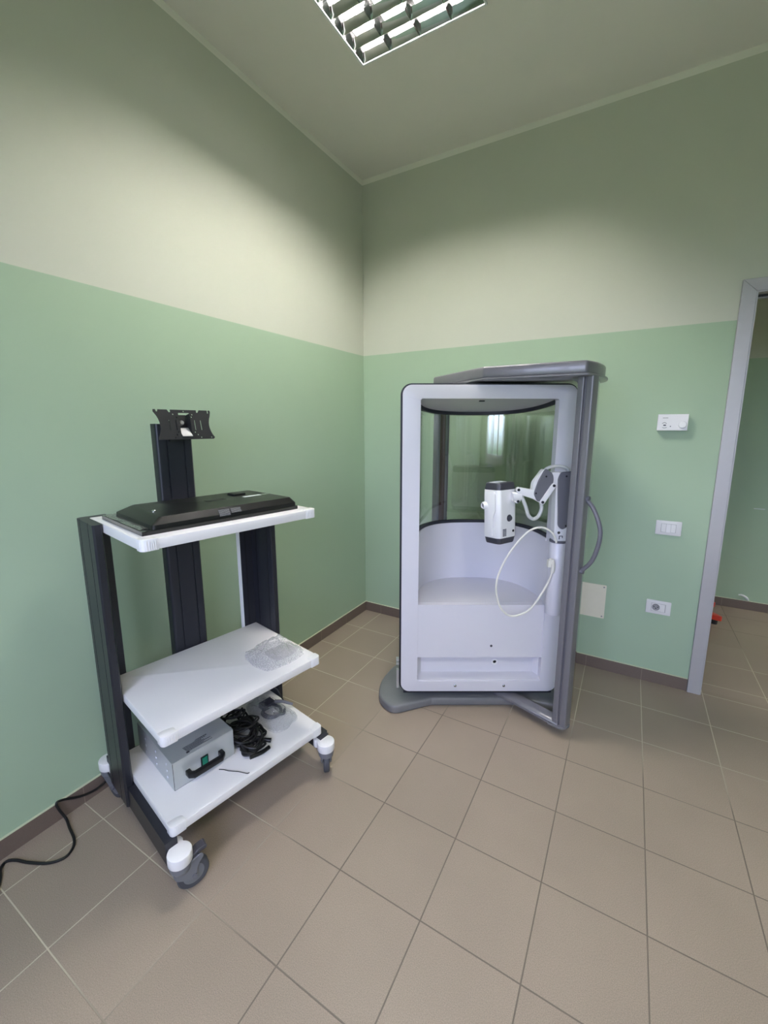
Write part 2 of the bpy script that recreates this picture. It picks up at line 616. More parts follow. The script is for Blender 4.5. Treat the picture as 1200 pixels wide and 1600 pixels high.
def cyl(bm, p0, p1, r0, r1=None, n=20, mat_i=0, caps=True):
    r1 = r0 if r1 is None else r1
    p0, p1 = Vector(p0), Vector(p1)
    d = (p1 - p0).normalized()
    up = Vector((0, 0, 1)) if abs(d.z) < 0.9 else Vector((1, 0, 0))
    x = d.cross(up).normalized()
    y = d.cross(x)
    a, b = [], []
    for i in range(n):
        t = 2 * PI * i / n
        w = x * math.cos(t) + y * math.sin(t)
        a.append(bm.verts.new(p0 + w * r0))
        b.append(bm.verts.new(p1 + w * r1))
    for i in range(n):
        bm.faces.new([a[i], a[(i + 1) % n], b[(i + 1) % n], b[i]]).material_index = mat_i
    if caps:
        bm.faces.new(list(reversed(a))).material_index = mat_i
        bm.faces.new(b).material_index = mat_i

def lathe(bm, prof, n=28, mtx=None, mat_i=0):
    """prof: list of (radius, height) around z"""
    rings = []
    for r, z in prof:
        ring = []
        for i in range(n):
            t = 2 * PI * i / n
            v = Vector((r * math.cos(t), r * math.sin(t), z))
            ring.append(bm.verts.new(mtx @ v if mtx is not None else v))
        rings.append(ring)
    for a, b in zip(rings, rings[1:]):
        for i in range(n):
            bm.faces.new([a[i], a[(i + 1) % n], b[(i + 1) % n], b[i]]).material_index = mat_i
    bm.faces.new(list(reversed(rings[0]))).material_index = mat_i
    bm.faces.new(rings[-1]).material_index = mat_i

def spline(pts, per=8):
    pts = [Vector(p) for p in pts]
    P = [pts[0] * 2 - pts[1]] + pts + [pts[-1] * 2 - pts[-2]]
    out = []
    for i in range(1, len(P) - 2):
        a, b, c, d = P[i - 1], P[i], P[i + 1], P[i + 2]
        for j in range(per):
            t = j / per
            out.append(0.5 * ((2 * b) + (c - a) * t + (2 * a - 5 * b + 4 * c - d) * t * t + (-a + 3 * b - 3 * c + d) * t ** 3))
    out.append(pts[-1])
    return out

def tube(bm, pts, r, n=10, smooth=True, per=8, mat_i=0):
    path = spline(pts, per) if smooth else [Vector(p) for p in pts]
    rings = []
    prev = None
    for i, p in enumerate(path):
        d = (path[min(i + 1, len(path) - 1)] - path[max(i - 1, 0)]).normalized()
        if prev is None:
            up = Vector((0, 0, 1)) if abs(d.z) < 0.9 else Vector((1, 0, 0))
            x = d.cross(up).normalized()
        else:
            x = (prev - d * prev.dot(d)).normalized()
        prev = x
        y = d.cross(x)
        rr = r(i / (len(path) - 1)) if callable(r) else r
        rings.append([bm.verts.new(p + (x * math.cos(2 * PI * k / n) + y * math.sin(2 * PI * k / n)) * rr) for k in range(n)])
    for a, b in zip(rings, rings[1:]):
        for k in range(n):
            bm.faces.new([a[k], a[(k + 1) % n], b[(k + 1) % n], b[k]]).material_index = mat_i
    bm.faces.new(list(reversed(rings[0]))).material_index = mat_i
    bm.faces.new(rings[-1]).material_index = mat_i

def slab_holes(bm, axis, lo, hi, a0, a1, b0, b1, holes):
    """slab with rectangular holes, built from boxes.  axis: slab normal; (a,b) the other two in order"""
    xs = sorted({a0, a1, *[h[0] for h in holes], *[h[1] for h in holes]})
    ys = sorted({b0, b1, *[h[2] for h in holes], *[h[3] for h in holes]})
    def P(a, b, h):
        return {'z': (a, b, h), 'y': (a, h, b), 'x': (h, a, b)}[axis]
    inside = lambda a, b: not any(h[0] < a < h[1] and h[2] < b < h[3] for h in holes)
    vc = {}
    def V(a, b, h):
        k = (round(a, 5), round(b, 5), h)
        if k not in vc:
            vc[k] = bm.verts.new(P(a, b, h))
        return vc[k]
    nx, ny = len(xs) - 1, len(ys) - 1
    cell = [[inside((xs[i] + xs[i + 1]) / 2, (ys[j] + ys[j + 1]) / 2) for j in range(ny)] for i in range(nx)]
    for i in range(nx):
        for j in range(ny):
            if not cell[i][j]:
                continue
            q = [(xs[i], ys[j]), (xs[i + 1], ys[j]), (xs[i + 1], ys[j + 1]), (xs[i], ys[j + 1])]
            bm.faces.new([V(*p, lo) for p in reversed(q)])
            bm.faces.new([V(*p, hi) for p in q])
            for k, (di, dj) in enumerate(((0, -1), (1, 0), (0, 1), (-1, 0))):
                ii, jj = i + di, j + dj
                if 0 <= ii < nx and 0 <= jj < ny and cell[ii][jj]:
                    continue
                p, r = q[k], q[(k + 1) % 4]
                bm.faces.new([V(*p, lo), V(*r, lo), V(*r, hi), V(*p, hi)])

# ================================================================== SETTING
LX0, LX1, LY0, LY1 = 0.520, 1.122, -1.389, -0.787      # ceiling fitting over the cart
L2 = (2.36, 2.962, -3.45, -2.848)                      # its twin behind the photographer

bm = BM(); box(bm, (-TH, RY - TH, -0.1), (RX + TH, 0.045, 0)); struct('floor', bm, M['floor'], smooth=0)
bm = BM(); box(bm, (1.2, 0.045, -0.1), (6.1, HY + TH, 0)); struct('floor_hall', bm, M['hall_floor'], smooth=0)
bm = BM()
slab_holes(bm, 'z', RZ, RZ + 0.12, -TH, RX + TH, RY - TH, 0.0,
           [(LX0, LX1, LY0, LY1), L2])
struct('ceiling', bm, M['ceiling'], smooth=0)
bm = BM(); box(bm, (-TH, RY - TH, 0), (0, TH, RZ)); struct('wall_left', bm, M['wall'], smooth=0)
bm = BM()
slab_holes(bm, 'y', 0.0, TH, 0.0, RX + TH, 0.0, RZ, [(DX0 - 0.002, DX1 + 0.002, -1, DZ1 + 0.002)])
struct('wall_back', bm, M['wall'], smooth=0)
bm = BM(); box(bm, (RX, RY - TH, 0), (RX + TH, 0, RZ)); struct('wall_right', bm, M['wall'], smooth=0)
bm = BM()
slab_holes(bm, 'y', RY - TH, RY, 0.0, RX, 0.0, RZ, [(WX0, WX1, WZ0, WZ1)])
struct('wall_front', bm, M['wall'], smooth=0)
# the hall behind the door
bm = BM(); box(bm, (1.2, HY, 0), (6.1, HY + TH, 2.75)); struct('wall_hall', bm, M['wall'], smooth=0)
bm = BM(); box(bm, (1.2 - TH, TH, 0), (1.2, HY + TH, 2.75)); struct('wall_hall_left', bm, M['wall'], smooth=0)
bm = BM(); box(bm, (6.1, 0, 0), (6.1 + TH, HY + TH, 2.75)); struct('wall_hall_right', bm, M['wall'], smooth=0)
bm = BM(); box(bm, (RX + TH, 0, 0), (6.1, TH, 2.75)); struct('wall_hall_front', bm, M['wall'], smooth=0)
bm = BM(); box(bm, (1.2 - TH, TH, 2.75), (6.1 + TH, HY + TH, 2.85)); struct('ceiling_hall', bm, M['ceiling'], smooth=0)

# skirting tiles
bm = BM(); box(bm, (0, RY, 0), (0.009, 0, 0.075)); struct('baseboard_left', bm, M['skirt_y'], smooth=0)
bm = BM(); box(bm, (0.009, -0.009, 0), (2.172, 0, 0.075)); struct('baseboard_back', bm, M['skirt_x'], smooth=0)
bm = BM(); box(bm, (1.2, HY - 0.009, 0), (6.1, HY, 0.075)); struct('baseboard_hall', bm, M['skirt_x'], smooth=0)
bm = BM(); box(bm, (RX - 0.009, RY, 0), (RX, 0, 0.075)); struct('baseboard_right', bm, M['skirt_y'], smooth=0)
bm = BM(); box(bm, (0.009, RY, 0), (RX - 0.009, RY + 0.009, 0.075)); struct('baseboard_front', bm, M['skirt_x'], smooth=0)

# white marks on the hall wall
bm = BM()
tube(bm, [(2.652, HY - 0.004, 0.115), (2.675, HY - 0.006, 0.117), (2.70, HY - 0.006, 0.105), (2.715, HY - 0.005, 0.088), (2.722, HY - 0.006, 0.079)],
     lambda t: 0.004 + 0.004 * math.sin(PI * t), n=8)
o = obj('cable_clip', bm, M['white'])
tag(o, 'short white curved cable end on the hall wall just above its skirting', 'cable')
bm = BM(); box(bm, (2.665, HY - 0.0012, 0.838), (2.735, HY, 0.844)); struct('wall_scuff_1', bm, M['paper'], smooth=0)  # scuff line on the hall wall, built as a thin pale strip

# door casing, flat metal frame with mitred corners
def casing(bm, y0, y1, w=0.0585):
    xo0, xo1, zo = DX0 - w, DX1 + w, DZ1 + w
    for pts in ([(xo0, 0), (DX0, 0), (DX0, DZ1), (xo0, zo)],
                [(xo0, zo), (DX0, DZ1), (DX1, DZ1), (xo1, zo)],
                [(DX1, 0), (xo1, 0), (xo1, zo), (DX1, DZ1)]):
        prism(bm, pts, y0, y1, 'y', bev=0.0015, seg=1)
bm = BM()
casing(bm, -0.018, 0.0)
casing(bm, TH, TH + 0.018)
d1 = struct('door_1', bm, M['door_metal'])
bm = BM()
for a, b in (((DX0 - 0.001, -0.014, 0), (DX0 + 0.006, TH + 0.012, DZ1)), ((DX1 - 0.006, -0.014, 0), (DX1 + 0.001, TH + 0.012, DZ1)),
             ((DX0 + 0.006, -0.014, DZ1 - 0.006), (DX1 - 0.006, TH + 0.012, DZ1 + 0.001))):
    box(bm, a, b)
for a, b in (((DX0 + 0.006, 0.045, 0), (DX0 + 0.009, 0.075, DZ1 - 0.006)), ((DX1 - 0.02, 0.045, 0), (DX1 - 0.006, 0.075, DZ1 - 0.006)),
             ((DX0 + 0.006, 0.045, DZ1 - 0.02), (DX1 - 0.006, 0.075, DZ1 - 0.006))):
    box(bm, a, b)
obj('jamb', bm, M['door_metal'], d1)
bm = BM()
for a, b in (((DX0 + 0.006, 0.036, 0), (DX0 + 0.010, 0.045, DZ1 - 0.006)), ((DX1 - 0.016, 0.036, 0), (DX1 - 0.006, 0.045, DZ1 - 0.006)),
             ((DX0 + 0.006, 0.036, DZ1 - 0.016), (DX1 - 0.006, 0.045, DZ1 - 0.006))):
    box(bm, a, b)
obj('gasket', bm, M['rubber'], d1)

# window in the wall behind the photographer
bm = BM()
yw0, yw1 = RY - 0.09, RY - 0.03
def frame_rect(bm, x0, x1, z0, z1, w, y0, y1):
    box(bm, (x0, y0, z0), (x0 + w, y1, z1)); box(bm, (x1 - w, y0, z0), (x1, y1, z1))
    box(bm, (x0 + w, y0, z0), (x1 - w, y1, z0 + w)); box(bm, (x0 + w, y0, z1 - w), (x1 - w, y1, z1))
frame_rect(bm, WX0, WX1, WZ0, WZ1, 0.05, yw0, yw1)
w1 = struct('window_1', bm, M['window'])
nsh = 3
sw = (WX1 - WX0 - 0.10) / nsh
for i in range(nsh):
    x0 = WX0 + 0.05 + i * sw
    bm = BM(); frame_rect(bm, x0, x0 + sw, WZ0 + 0.05, WZ1 - 0.05, 0.06, yw0 + 0.01, yw1 + 0.01)
    s = obj('window_sash', bm, M['window'], w1)
    bm = BM(); box(bm, (x0 + 0.06, yw0 + 0.028, WZ0 + 0.11), (x0 + sw - 0.06, yw0 + 0.034, WZ1 - 0.11))
    obj('window_pane', bm, M['pane'], s)
bm = BM(); box(bm, (WX0 - 0.04, RY - 0.03, WZ0 - 0.03), (WX1 + 0.04, RY + 0.08, WZ0), 0.004)
obj('window_sill', bm, M['window'], w1)

# ------------------------------------------------------------------ louvred ceiling fittings
def light_fitting(cx, cy, zc, label, tube_mat, group, recess=True):
    """600 x 600 fitting: four tubes behind a mirrored parabolic louvre"""
    t = thing('ceiling_light', label, 'ceiling light', (cx, cy, zc), 0, group)
    h = 0.300
    bm = BM()                                           # housing: shallow tray open below
    top = 0.1
    for a, b in (((-h, -h, 0), (-h + 0.006, h, top)), ((h - 0.006, -h, 0), (h, h, top)),
                 ((-h + 0.006, -h, 0), (h - 0.006, -h + 0.006, top)), ((-h + 0.006, h - 0.006, 0), (h - 0.006, h, top)),
                 ((-h + 0.006, -h + 0.006, top - 0.006), (h - 0.006, h - 0.006, top))):
        box(bm, a, b)
    obj('housing', bm, M['white'], t)
    bm = BM()                                           # white rim
    w = 0.009
    for a, b in (((-h, -h, -0.004), (-h + w, h, 0)), ((h - w, -h, -0.004), (h, h, 0)),
                 ((-h + w, -h, -0.004), (h - w, -h + w, 0)), ((-h + w, h - w, -0.004), (h - w, h, 0))):
        box(bm, a, b)
    obj('rim', bm, M['white'], t)
    q = h - 0.007
    cw = 2 * q / 4
    d = 0.046                                           # louvre depth
    bm = BM()
    for i in range(5):                                  # parabolic long reflectors between the tubes
        x = -q + cw * i
        prof = []
        for s in (-1, 1):
            pr = []
            for k in range(6):
                u = k / 5
                pr.append((x + s * (0.0012 + 0.021 * u ** 1.7), -0.001 + d * u))
            prof.append(pr)
        out = prof[1] + list(reversed(prof[0]))
        out = [(max(-q, min(q, a)), b) for a, b in out]
        if i in (0, 4):
            out = [p for k, p in enumerate(out)]
        prism(bm, out, -q, q, 'y')
    obj('long_reflector', bm, M['chrome2'], t)
    bm = BM()
    ncr = 7
    ch = 2 * q / ncr
    for j in range(0, ncr + 1):                             # wedge shaped cross blades
        y = -q + ch * j
        for i in range(4):
            x0 = -q + cw * i + 0.0012
            x1 = -q + cw * (i + 1) - 0.0012
            w_ = [(y - 0.0008, 0.0), (y + 0.0008, 0.0), (y + 0.0062, 0.010), (y + 0.0135, 0.020), (y + 0.0230, 0.029),
                  (y - 0.0230, 0.029), (y - 0.0135, 0.020), (y - 0.0062, 0.010)]
            prism(bm, [(max(-q, min(q, a)), b) for a, b in w_], x0, x1, 'x')
    obj('louvre', bm, M['chrome'], t)
    for i in range(4):
        x = -q + cw * (i + 0.5)
        bm = BM()
        cyl(bm, (x, -q + 0.03, 0.071), (x, q - 0.03, 0.071), 0.0125, n=14)
        tb = obj('lamp_tube', bm, tube_mat, t)
        for s in (-1, 1):
            bm = BM()
            cyl(bm, (x, s * (q - 0.03), 0.071), (x, s * (q - 0.005), 0.071), 0.013, n=14)
            obj('lamp_holder', bm, M['white'], tb)
    return t

light_fitting((LX0 + LX1) / 2, (LY0 + LY1) / 2, RZ, 'square mirrored louvre light with four tubes in the ceiling above the cart', M['tube'], None)
light_fitting((L2[0] + L2[1]) / 2, (L2[2] + L2[3]) / 2, RZ, 'square louvre light in the ceiling near the window behind the photographer', M['tube2'], None)
light_fitting(4.9, 0.62, 2.75 - 0.1005, 'square louvre light under the hall ceiling beyond the door', M['hall_tube'], None)

# ================================================================== WALL FITTINGS (back wall, facing -y)
# room thermostat
t = thing('thermostat', 'white room thermostat with a round dial high on the wall beside the door', 'thermostat', (1.957, 0, 1.505))
bm = BM(); box(bm, (-0.067, -0.030, -0.042), (0.067, 0, 0.042), 0.004); obj('casing', bm, M['plate'], t)
bm = BM(); lathe(bm, [(0.019, 0), (0.019, 0.004), (0.016, 0.008)], 28, Matrix.Translation((0.044, -0.030, -0.012)) @ Matrix.Rotation(PI / 2, 4, 'X')); obj('dial', bm, M['white'], t)
bm = BM(); tube(bm, [(-0.046, -0.0305, -0.006), (-0.036, -0.0305, -0.001), (-0.026, -0.0305, -0.006)], 0.0012, 6)
tube(bm, [(-0.044, -0.0305, -0.026), (-0.034, -0.0305, -0.030), (-0.024, -0.0305, -0.026)], 0.001, 6)
box(bm, (-0.04, -0.0325, -0.018), (-0.028, -0.030, -0.012)); obj('slide_switch', bm, M['ink'], t)
bm = BM(); cyl(bm, (-0.008, -0.0315, -0.021), (-0.008, -0.030, -0.021), 0.0026, n=12); obj('indicator', bm, M['ink'], t)
bm = BM()
for i in range(7):
    box(bm, (-0.045 + i * 0.0035, -0.0303, 0.021), (-0.0427 + i * 0.0035, -0.030, 0.0255))
obj('faint_print', bm, M['seam'], t)

def wall_plate(name, label, cat, x, z):
    t = thing(name, label, cat, (x, 0, z))
    bm = BM(); prism(bm, rrect(-0.060, -0.040, 0.060, 0.040, 0.004, 4), -0.010, 0, 'y', bev=0.003, seg=2); obj('plate', bm, M['plate'], t)
    bm = BM(); plate(bm, [rrect(-0.0348, -0.0238, 0.0348, 0.0238, 0.001, 2), rrect(-0.0335, -0.0225, 0.0335, 0.0225, 0.001, 2)], -0.0106, -0.009, 'y'); obj('seam', bm, M['seam'], t)
    return t
t = wall_plate('light_switch', 'white rectangular light switch plate with three rockers at mid height', 'light switch', 1.996, 0.931)
for i, dy in enumerate((0, 0.004, 0.0015)):
    x0 = -0.0335 + i * 0.0223
    bm = BM(); prism(bm, [(-0.010, -0.0222), (-0.0125 - dy, -0.0222), (-0.0125, 0.0222), (-0.010, 0.0222)], x0 + 0.0006, x0 + 0.0217, 'x'); obj('rocker', bm, M['plate'], t)
    if i == 1:
        bm = BM(); box(bm, (x0 - 0.0006, -0.0128, -0.0225), (x0 + 0.0006, -0.010, 0.0225)); box(bm, (x0 + 0.0217, -0.0128, -0.0225), (x0 + 0.0229, -0.010, 0.0225)); obj('shadow_gap', bm, M['seam'], t)
t = wall_plate('wall_socket', 'white wall socket plate with one round outlet low above the skirting', 'socket', 1.993, 0.465)
bm = BM(); plate(bm, [rrect(-0.0335, -0.0222, 0.010, 0.0222, 0.002, 3), circ(-0.0118, 0, 0.0195, 24)], -0.0125, -0.0095, 'y'); s = obj('outlet', bm, M['plate'], t)
bm = BM(); cyl(bm, (-0.0118, -0.0098, 0), (-0.0118, -0.0105, 0), 0.0194, n=24); obj('outlet_recess', bm, M['seam'], s)
bm = BM()
for dx, dz in ((-0.0095, 0.002), (0.0095, 0.002), (0, -0.006)):
    cyl(bm, (-0.0118 + dx, -0.0112, dz), (-0.0118 + dx, -0.0103, dz), 0.003, n=12)
tube(bm, [(-0.0288, -0.0128, 0.008), (-0.02, -0.0128, 0.0165), (-0.0118, -0.0128, 0.019), (-0.004, -0.0128, 0.0165), (0.005, -0.0128, 0.008)], 0.0012, 6)
obj('contact_hole', bm, M['black'], s)
bm = BM(); box(bm, (0.0122, -0.0125, -0.0222), (0.0335, -0.0095, 0.0222), 0.001); obj('blank_module', bm, M['plate'], t)
bm = BM(); box(bm, (0.0312, -0.0128, -0.021), (0.0328, -0.010, 0.021)); obj('module_seam', bm, M['seam'], t)

t = thing('cover_plate', 'square cream blanking plate on the wall behind the cabin post', 'cover plate', (1.622, 0, 0.436))
bm = BM(); prism(bm, rrect(-0.103, -0.106, 0.103, 0.106, 0.004, 3), -0.004, 0, 'y', bev=0.0015, seg=1); obj('plate', bm, M['cream'], t)
for sx_, sz_ in ((-1, -1), (1, -1), (-1, 1), (1, 1)):
    bm = BM(); lathe(bm, [(0.0048, 0), (0.004, 0.002)], 12, Matrix.Translation((sx_ * 0.090, -0.004, sz_ * 0.093)) @ Matrix.Rotation(PI / 2, 4, 'X')); obj('screw', bm, M['seam'], t)
bm = BM(); cyl(bm, (-0.038, -0.0046, -0.022), (-0.038, -0.0035, -0.022), 0.0055, n=14); obj('knockout_hole', bm, M['ink'], t)

# ================================================================== LUNG FUNCTION CABIN
# local x runs along the white front frame (left to right), local y points to its back
CX, CY, CROT = 1.188, -0.7465, math.radians(30)
cabin = thing('test_cabin', 'tall glazed test cabin with white front frame, built-in seat and dark grey door posts', 'cabin', (CX, CY, 0), CROT)
MD = Matrix.Rotation(-CROT, 4, 'Z') @ Matrix.Translation((1.2 - CX, -0.6 - CY, 0)) @ Matrix.Rotation(math.atan2(-0.312, 0.95), 4, 'Z')

def se(a, b, p=2.6, n=40, y0=0.045):
    """half super-ellipse from right to left, kept behind y0"""
    out = []
    for i in range(n + 1):
        t = PI * i / n
        c, s = math.cos(t), math.sin(t)
        x = a * math.copysign(abs(c) ** (2 / p), c)
        y = b * abs(s) ** (2 / p)
        out.append((x, max(y, y0)))
    return out

def shoe(bm, ai, bi, ao, bo, z0, z1, y0=0.045, top=None, bot=None):
    """horse-shoe wall between two half super-ellipses"""
    i_, o_ = se(ai, bi, y0=y0), se(ao, bo, y0=y0)
    T = lambda p: z1 if top is None else top(p)
    B = lambda p: z0 if bot is None else bot(p)
    iv = [(bm.verts.new((p[0], p[1], B(p))), bm.verts.new((p[0], p[1], T(p)))) for p in i_]
    ov = [(bm.verts.new((p[0], p[1], B(p))), bm.verts.new((p[0], p[1], T(p)))) for p in o_]
    for k in range(len(iv) - 1):
        a, b, c, d = iv[k], iv[k + 1], ov[k + 1], ov[k]
        bm.faces.new([a[0], b[0], b[1], a[1]])
        bm.faces.new([d[0], d[1], c[1], c[0]])
        bm.faces.new([a[1], b[1], c[1], d[1]])
        bm.faces.new([a[0], d[0], c[0], b[0]])
    for k in (0, -1):
        bm.faces.new([iv[k][0], iv[k][1], ov[k][1], ov[k][0]])

under = lambda p: 1.612 - (p[1] - 0.045) * 0.135        # sloping underside of the header

# base
half = [(0.245, 0.018), (0.455, -0.058), (0.530, 0.03), (0.525, 0.17), (0.44, 0.35), (0.25, 0.52), (0.0, 0.58)]
out = half + [(-x, y) for x, y in reversed(half[:-1])]
rad = [0.004, 0.045, 0.09, 0.15, 0.2, 0.25, 0.3, 0.25, 0.2, 0.15, 0.09, 0.045, 0.004]
bm = BM(); prism(bm, roundpoly(list(reversed(out)), list(reversed(rad)), 8), 0.0, 0.046, 'z', bev=0.011, seg=3, ang=50)
obj('base_plate', bm, M['greybase'], cabin)
for sx_ in (-0.3, 0.3):
    bm = BM(); cyl(bm, (sx_, 0.12, 0.046), (sx_, 0.12, 0.101), 0.03)
    obj('support_foot', bm, M['gasket'], cabin)
bm = BM(); box(bm, (-0.395, 0.02, 0.078), (0.395, 0.05, 0.101), 0.003); obj('bottom_rail', bm, M['gasket'], cabin)
bm = BM()
box(bm, (-0.432, 0.03, 0.10), (-0.42, 0.05, 0.205), 0.002); box(bm, (-0.434, 0.03, 0.235), (-0.42, 0.05, 0.245), 0.002); box(bm, (-0.434, 0.03, 0.255), (-0.42, 0.05, 0.27), 0.002)
obj('hinge', bm, M['alu'], cabin)

# white front frame
bm = BM()
plate(bm, [rrect(-0.41, 0.1, 0.41, 1.675, 0.045, 8), rrect(-0.325, 0.158, 0.325, 1.612, 0.010, 4)], 0.0, 0.05, 'y')
for v in bm.verts:
    v.tag = True
bevel_new(bm, 0, 0.006, 3, 45)
obj('front_frame', bm, M['shell'], cabin)
bm = BM()
plate(bm, [rrect(-0.419, 0.091, 0.419, 1.682, 0.052, 8), rrect(-0.40, 0.11, 0.40, 1.665, 0.04, 8)], 0.014, 0.044, 'y')
obj('door_seal', bm, M['gasket'], cabin)
for x in (-0.123, 0.134):
    bm = BM(); lathe(bm, [(0.007, 0), (0.007, 0.003), (0.004, 0.005)], 14, Matrix.Translation((x, 0, 0.133)) @ Matrix.Rotation(PI / 2, 4, 'X'))
    obj('bolt', bm, M['steel'], cabin)

# seat, panel below it and foot niche
bm = BM()
box(bm, (-0.327, 0.006, 0.292), (0.327, 0.035, 0.584), 0.006)
# niche: back, floor, two cheeks
box(bm, (-0.327, 0.062, 0.15), (0.327, 0.072, 0.30))
prism(bm, [(0.006, 0.152), (0.006, 0.164), (0.062, 0.176), (0.062, 0.152)], -0.327, 0.327, 'x')
for s in (-1, 1):
    prism(bm, [(s * 0.327, 0.04), (s * 0.322, 0.04), (s * 0.300, 0.063), (s * 0.327, 0.063)][::s], 0.164, 0.292, 'z')
sp_ = obj('seat_panel', bm, M['shell'], cabin)
bm = BM(); cyl(bm, (0.06, 0.0052, 0.357), (0.06, 0.008, 0.357), 0.0065, n=16); obj('screw_hole', bm, M['ink'], sp_)
bm = BM(); plate(bm, [circ(0.096, 0.236, 0.0165, 20), circ(0.096, 0.236, 0.0095, 20)], 0.056, 0.063, 'y'); g = obj('drain_ring', bm, M['white'], sp_)
bm = BM(); cyl(bm, (0.096, 0.0612, 0.236), (0.096, 0.063, 0.236), 0.0095, n=20); obj('drain_hole', bm, M['black'], sp_)
bm = BM()
c_ = se(0.331, 0.406, y0=0.03)
prism(bm, c_, 0.556, 0.585, 'z', bev=0.0)
obj('seat', bm, M['shell'], cabin)
bm = BM()
shoe(bm, 0.330, 0.405, 0.343, 0.418, 0.101, 0.912)
shoe(bm, 0.322, 0.397, 0.343, 0.418, 0.912, 0.926)
obj('backrest', bm, M['shell'], cabin)
bm = BM(); shoe(bm, 0.327, 0.402, 0.343, 0.418, 0.926, 0.942); obj('window_gasket', bm, M['gasket'], cabin)
bm = BM(); shoe(bm, 0.326, 0.401, 0.343, 0.418, 0, 0, top=lambda p: under(p) + 0.01, bot=lambda p: under(p) - 0.017); obj('window_gasket', bm, M['gasket'], cabin)
bm = BM(); shoe(bm, 0.334, 0.409, 0.338, 0.413, 0.940, 0, top=lambda p: under(p) + 0.005); obj('curved_window', bm, M['cabin_glass'], cabin)
bm = BM()
oc = se(0.344, 0.419)
lo_ = [bm.verts.new((x, y, under((x, y)))) for x, y in oc]
hi_ = [bm.verts.new((x, y, 1.668)) for x, y in oc]
bm.faces.new(lo_); bm.faces.new(list(reversed(hi_)))
for k in range(len(oc)):
    bm.faces.new([lo_[k], lo_[(k + 1) % len(oc)], hi_[(k + 1) % len(oc)], hi_[k]])
hd = obj('roof', bm, M['shell'], cabin)
bm = BM(); box(bm, (-0.034, 0.078, under((0, 0.09)) - 0.003), (-0.008, 0.094, under((0, 0.08)) + 0.004)); obj('ceiling_slot', bm, M['black'], hd)

# dark revolving door: half-round glass between two posts, with sill and roof cap
cap = [(0.440, -0.052), (0.448, 0.03), (0.428, 0.18), (0.36, 0.315), (0.20, 0.42), (0, 0.455), (-0.20, 0.42), (-0.36, 0.315),
       (-0.452, 0.18), (-0.464, 0.03), (-0.415, -0.052), (0.03, -0.205)]
cr = [0.012, 0.05, 0.15, 0.2, 0.2, 0.2, 0.2, 0.2, 0.15, 0.05, 0.012, 0.006]
bm = BM()
oc = roundpoly(cap, cr, 6)
prism(bm, [(x * 0.985, y * 0.985) for x, y in oc], 1.697, 1.752, 'z', bev=0.010, seg=3, mtx=MD, ang=50)
prism(bm, [(x * 1.012, y * 1.012) for x, y in oc], 1.690, 1.700, 'z', bev=0.004, seg=2, mtx=MD, ang=50)
obj('roof_cap', bm, M['greydk'], cabin)
bm = BM()
prism(bm, [(-0.03, 0.050), (-0.030, 0.062), (-0.012, 0.074), (0.03, 0.074), (0.03, 0.050)], -0.43, 0.415, 'x', bev=0.002, seg=1, mtx=MD)
prism(bm, [(-0.034, 0.050), (-0.034, 0.058), (-0.028, 0.058), (-0.028, 0.050)], -0.43, 0.395, 'x', mtx=MD)
prism(bm, roundpoly([(0.37, -0.040), (0.446, -0.034), (0.458, 0.02), (0.44, 0.05), (0.37, 0.04)], [0.004, 0.03, 0.03, 0.02, 0.004], 5), 0.047, 0.058, 'z', bev=0.002, seg=1, mtx=MD, ang=50)
obj('door_sill', bm, M['greydk'], cabin)
bm = BM()                                                   # right post: two rounded bars with a groove between
prism(bm, rrect(0.386, -0.026, 0.413, 0.030, 0.004, 3), 0.058, 1.692, 'z', mtx=MD)
prism(bm, rrect(0.418, -0.020, 0.450, 0.036, 0.007, 4), 0.058, 1.692, 'z', mtx=MD)
prism(bm, rrect(0.405, -0.012, 0.424, 0.030, 0.002, 2), 0.058, 1.692, 'z', mtx=MD)
post = obj('door_post', bm, M['greydk'], cabin)
bm = BM()
prism(bm, [(0.352, 1.692), (0.386, 1.692), (0.386, 1.640), (0.380, 1.660), (0.370, 1.674), (0.352, 1.68)], 0.0, 0.03, 'y', mtx=MD)
obj('corner_gusset', bm, M['greydk'], post)
hp = [(-0.015, 1.188), (-0.030, 1.166), (-0.059, 1.133), (-0.084, 1.081), (-0.097, 1.030), (-0.092, 0.967), (-0.071, 0.897), (-0.033, 0.846), (-0.012, 0.828)]
bm = BM()
tube(bm, [MD @ Vector((0.422 - e_, 0.010, z)) for e_, z in hp], 0.0095, 10, per=6)
for z in (1.172, 0.840):
    c0 = MD @ Vector((0.447, 0.010, z)); c1 = MD @ Vector((0.462, 0.010, z)); cyl(bm, c0, c1, 0.012, n=14)
obj('door_handle', bm, M['cover'], post)
bm = BM()
prism(bm, rrect(-0.430, -0.022, -0.388, 0.076, 0.008, 4), 0.058, 1.692, 'z', mtx=MD)
post2 = obj('door_post', bm, M['greydk'], cabin)
bm = BM(); box(bm, (-0.389, -0.006, 0.10), (-0.3870, 0.040, 1.66), 0, mtx=MD)
o = obj('post_reflection', bm, mat('brown_reflection', srgb(92, 72, 62), 0.25, var=0.1), post2)  # brown strip on the rear post, a reflection put into the colour
bm = BM()
gi = se(0.425, 0.395, 2.2, 40, y0=0.03)
go = se(0.430, 0.400, 2.2, 40, y0=0.03)
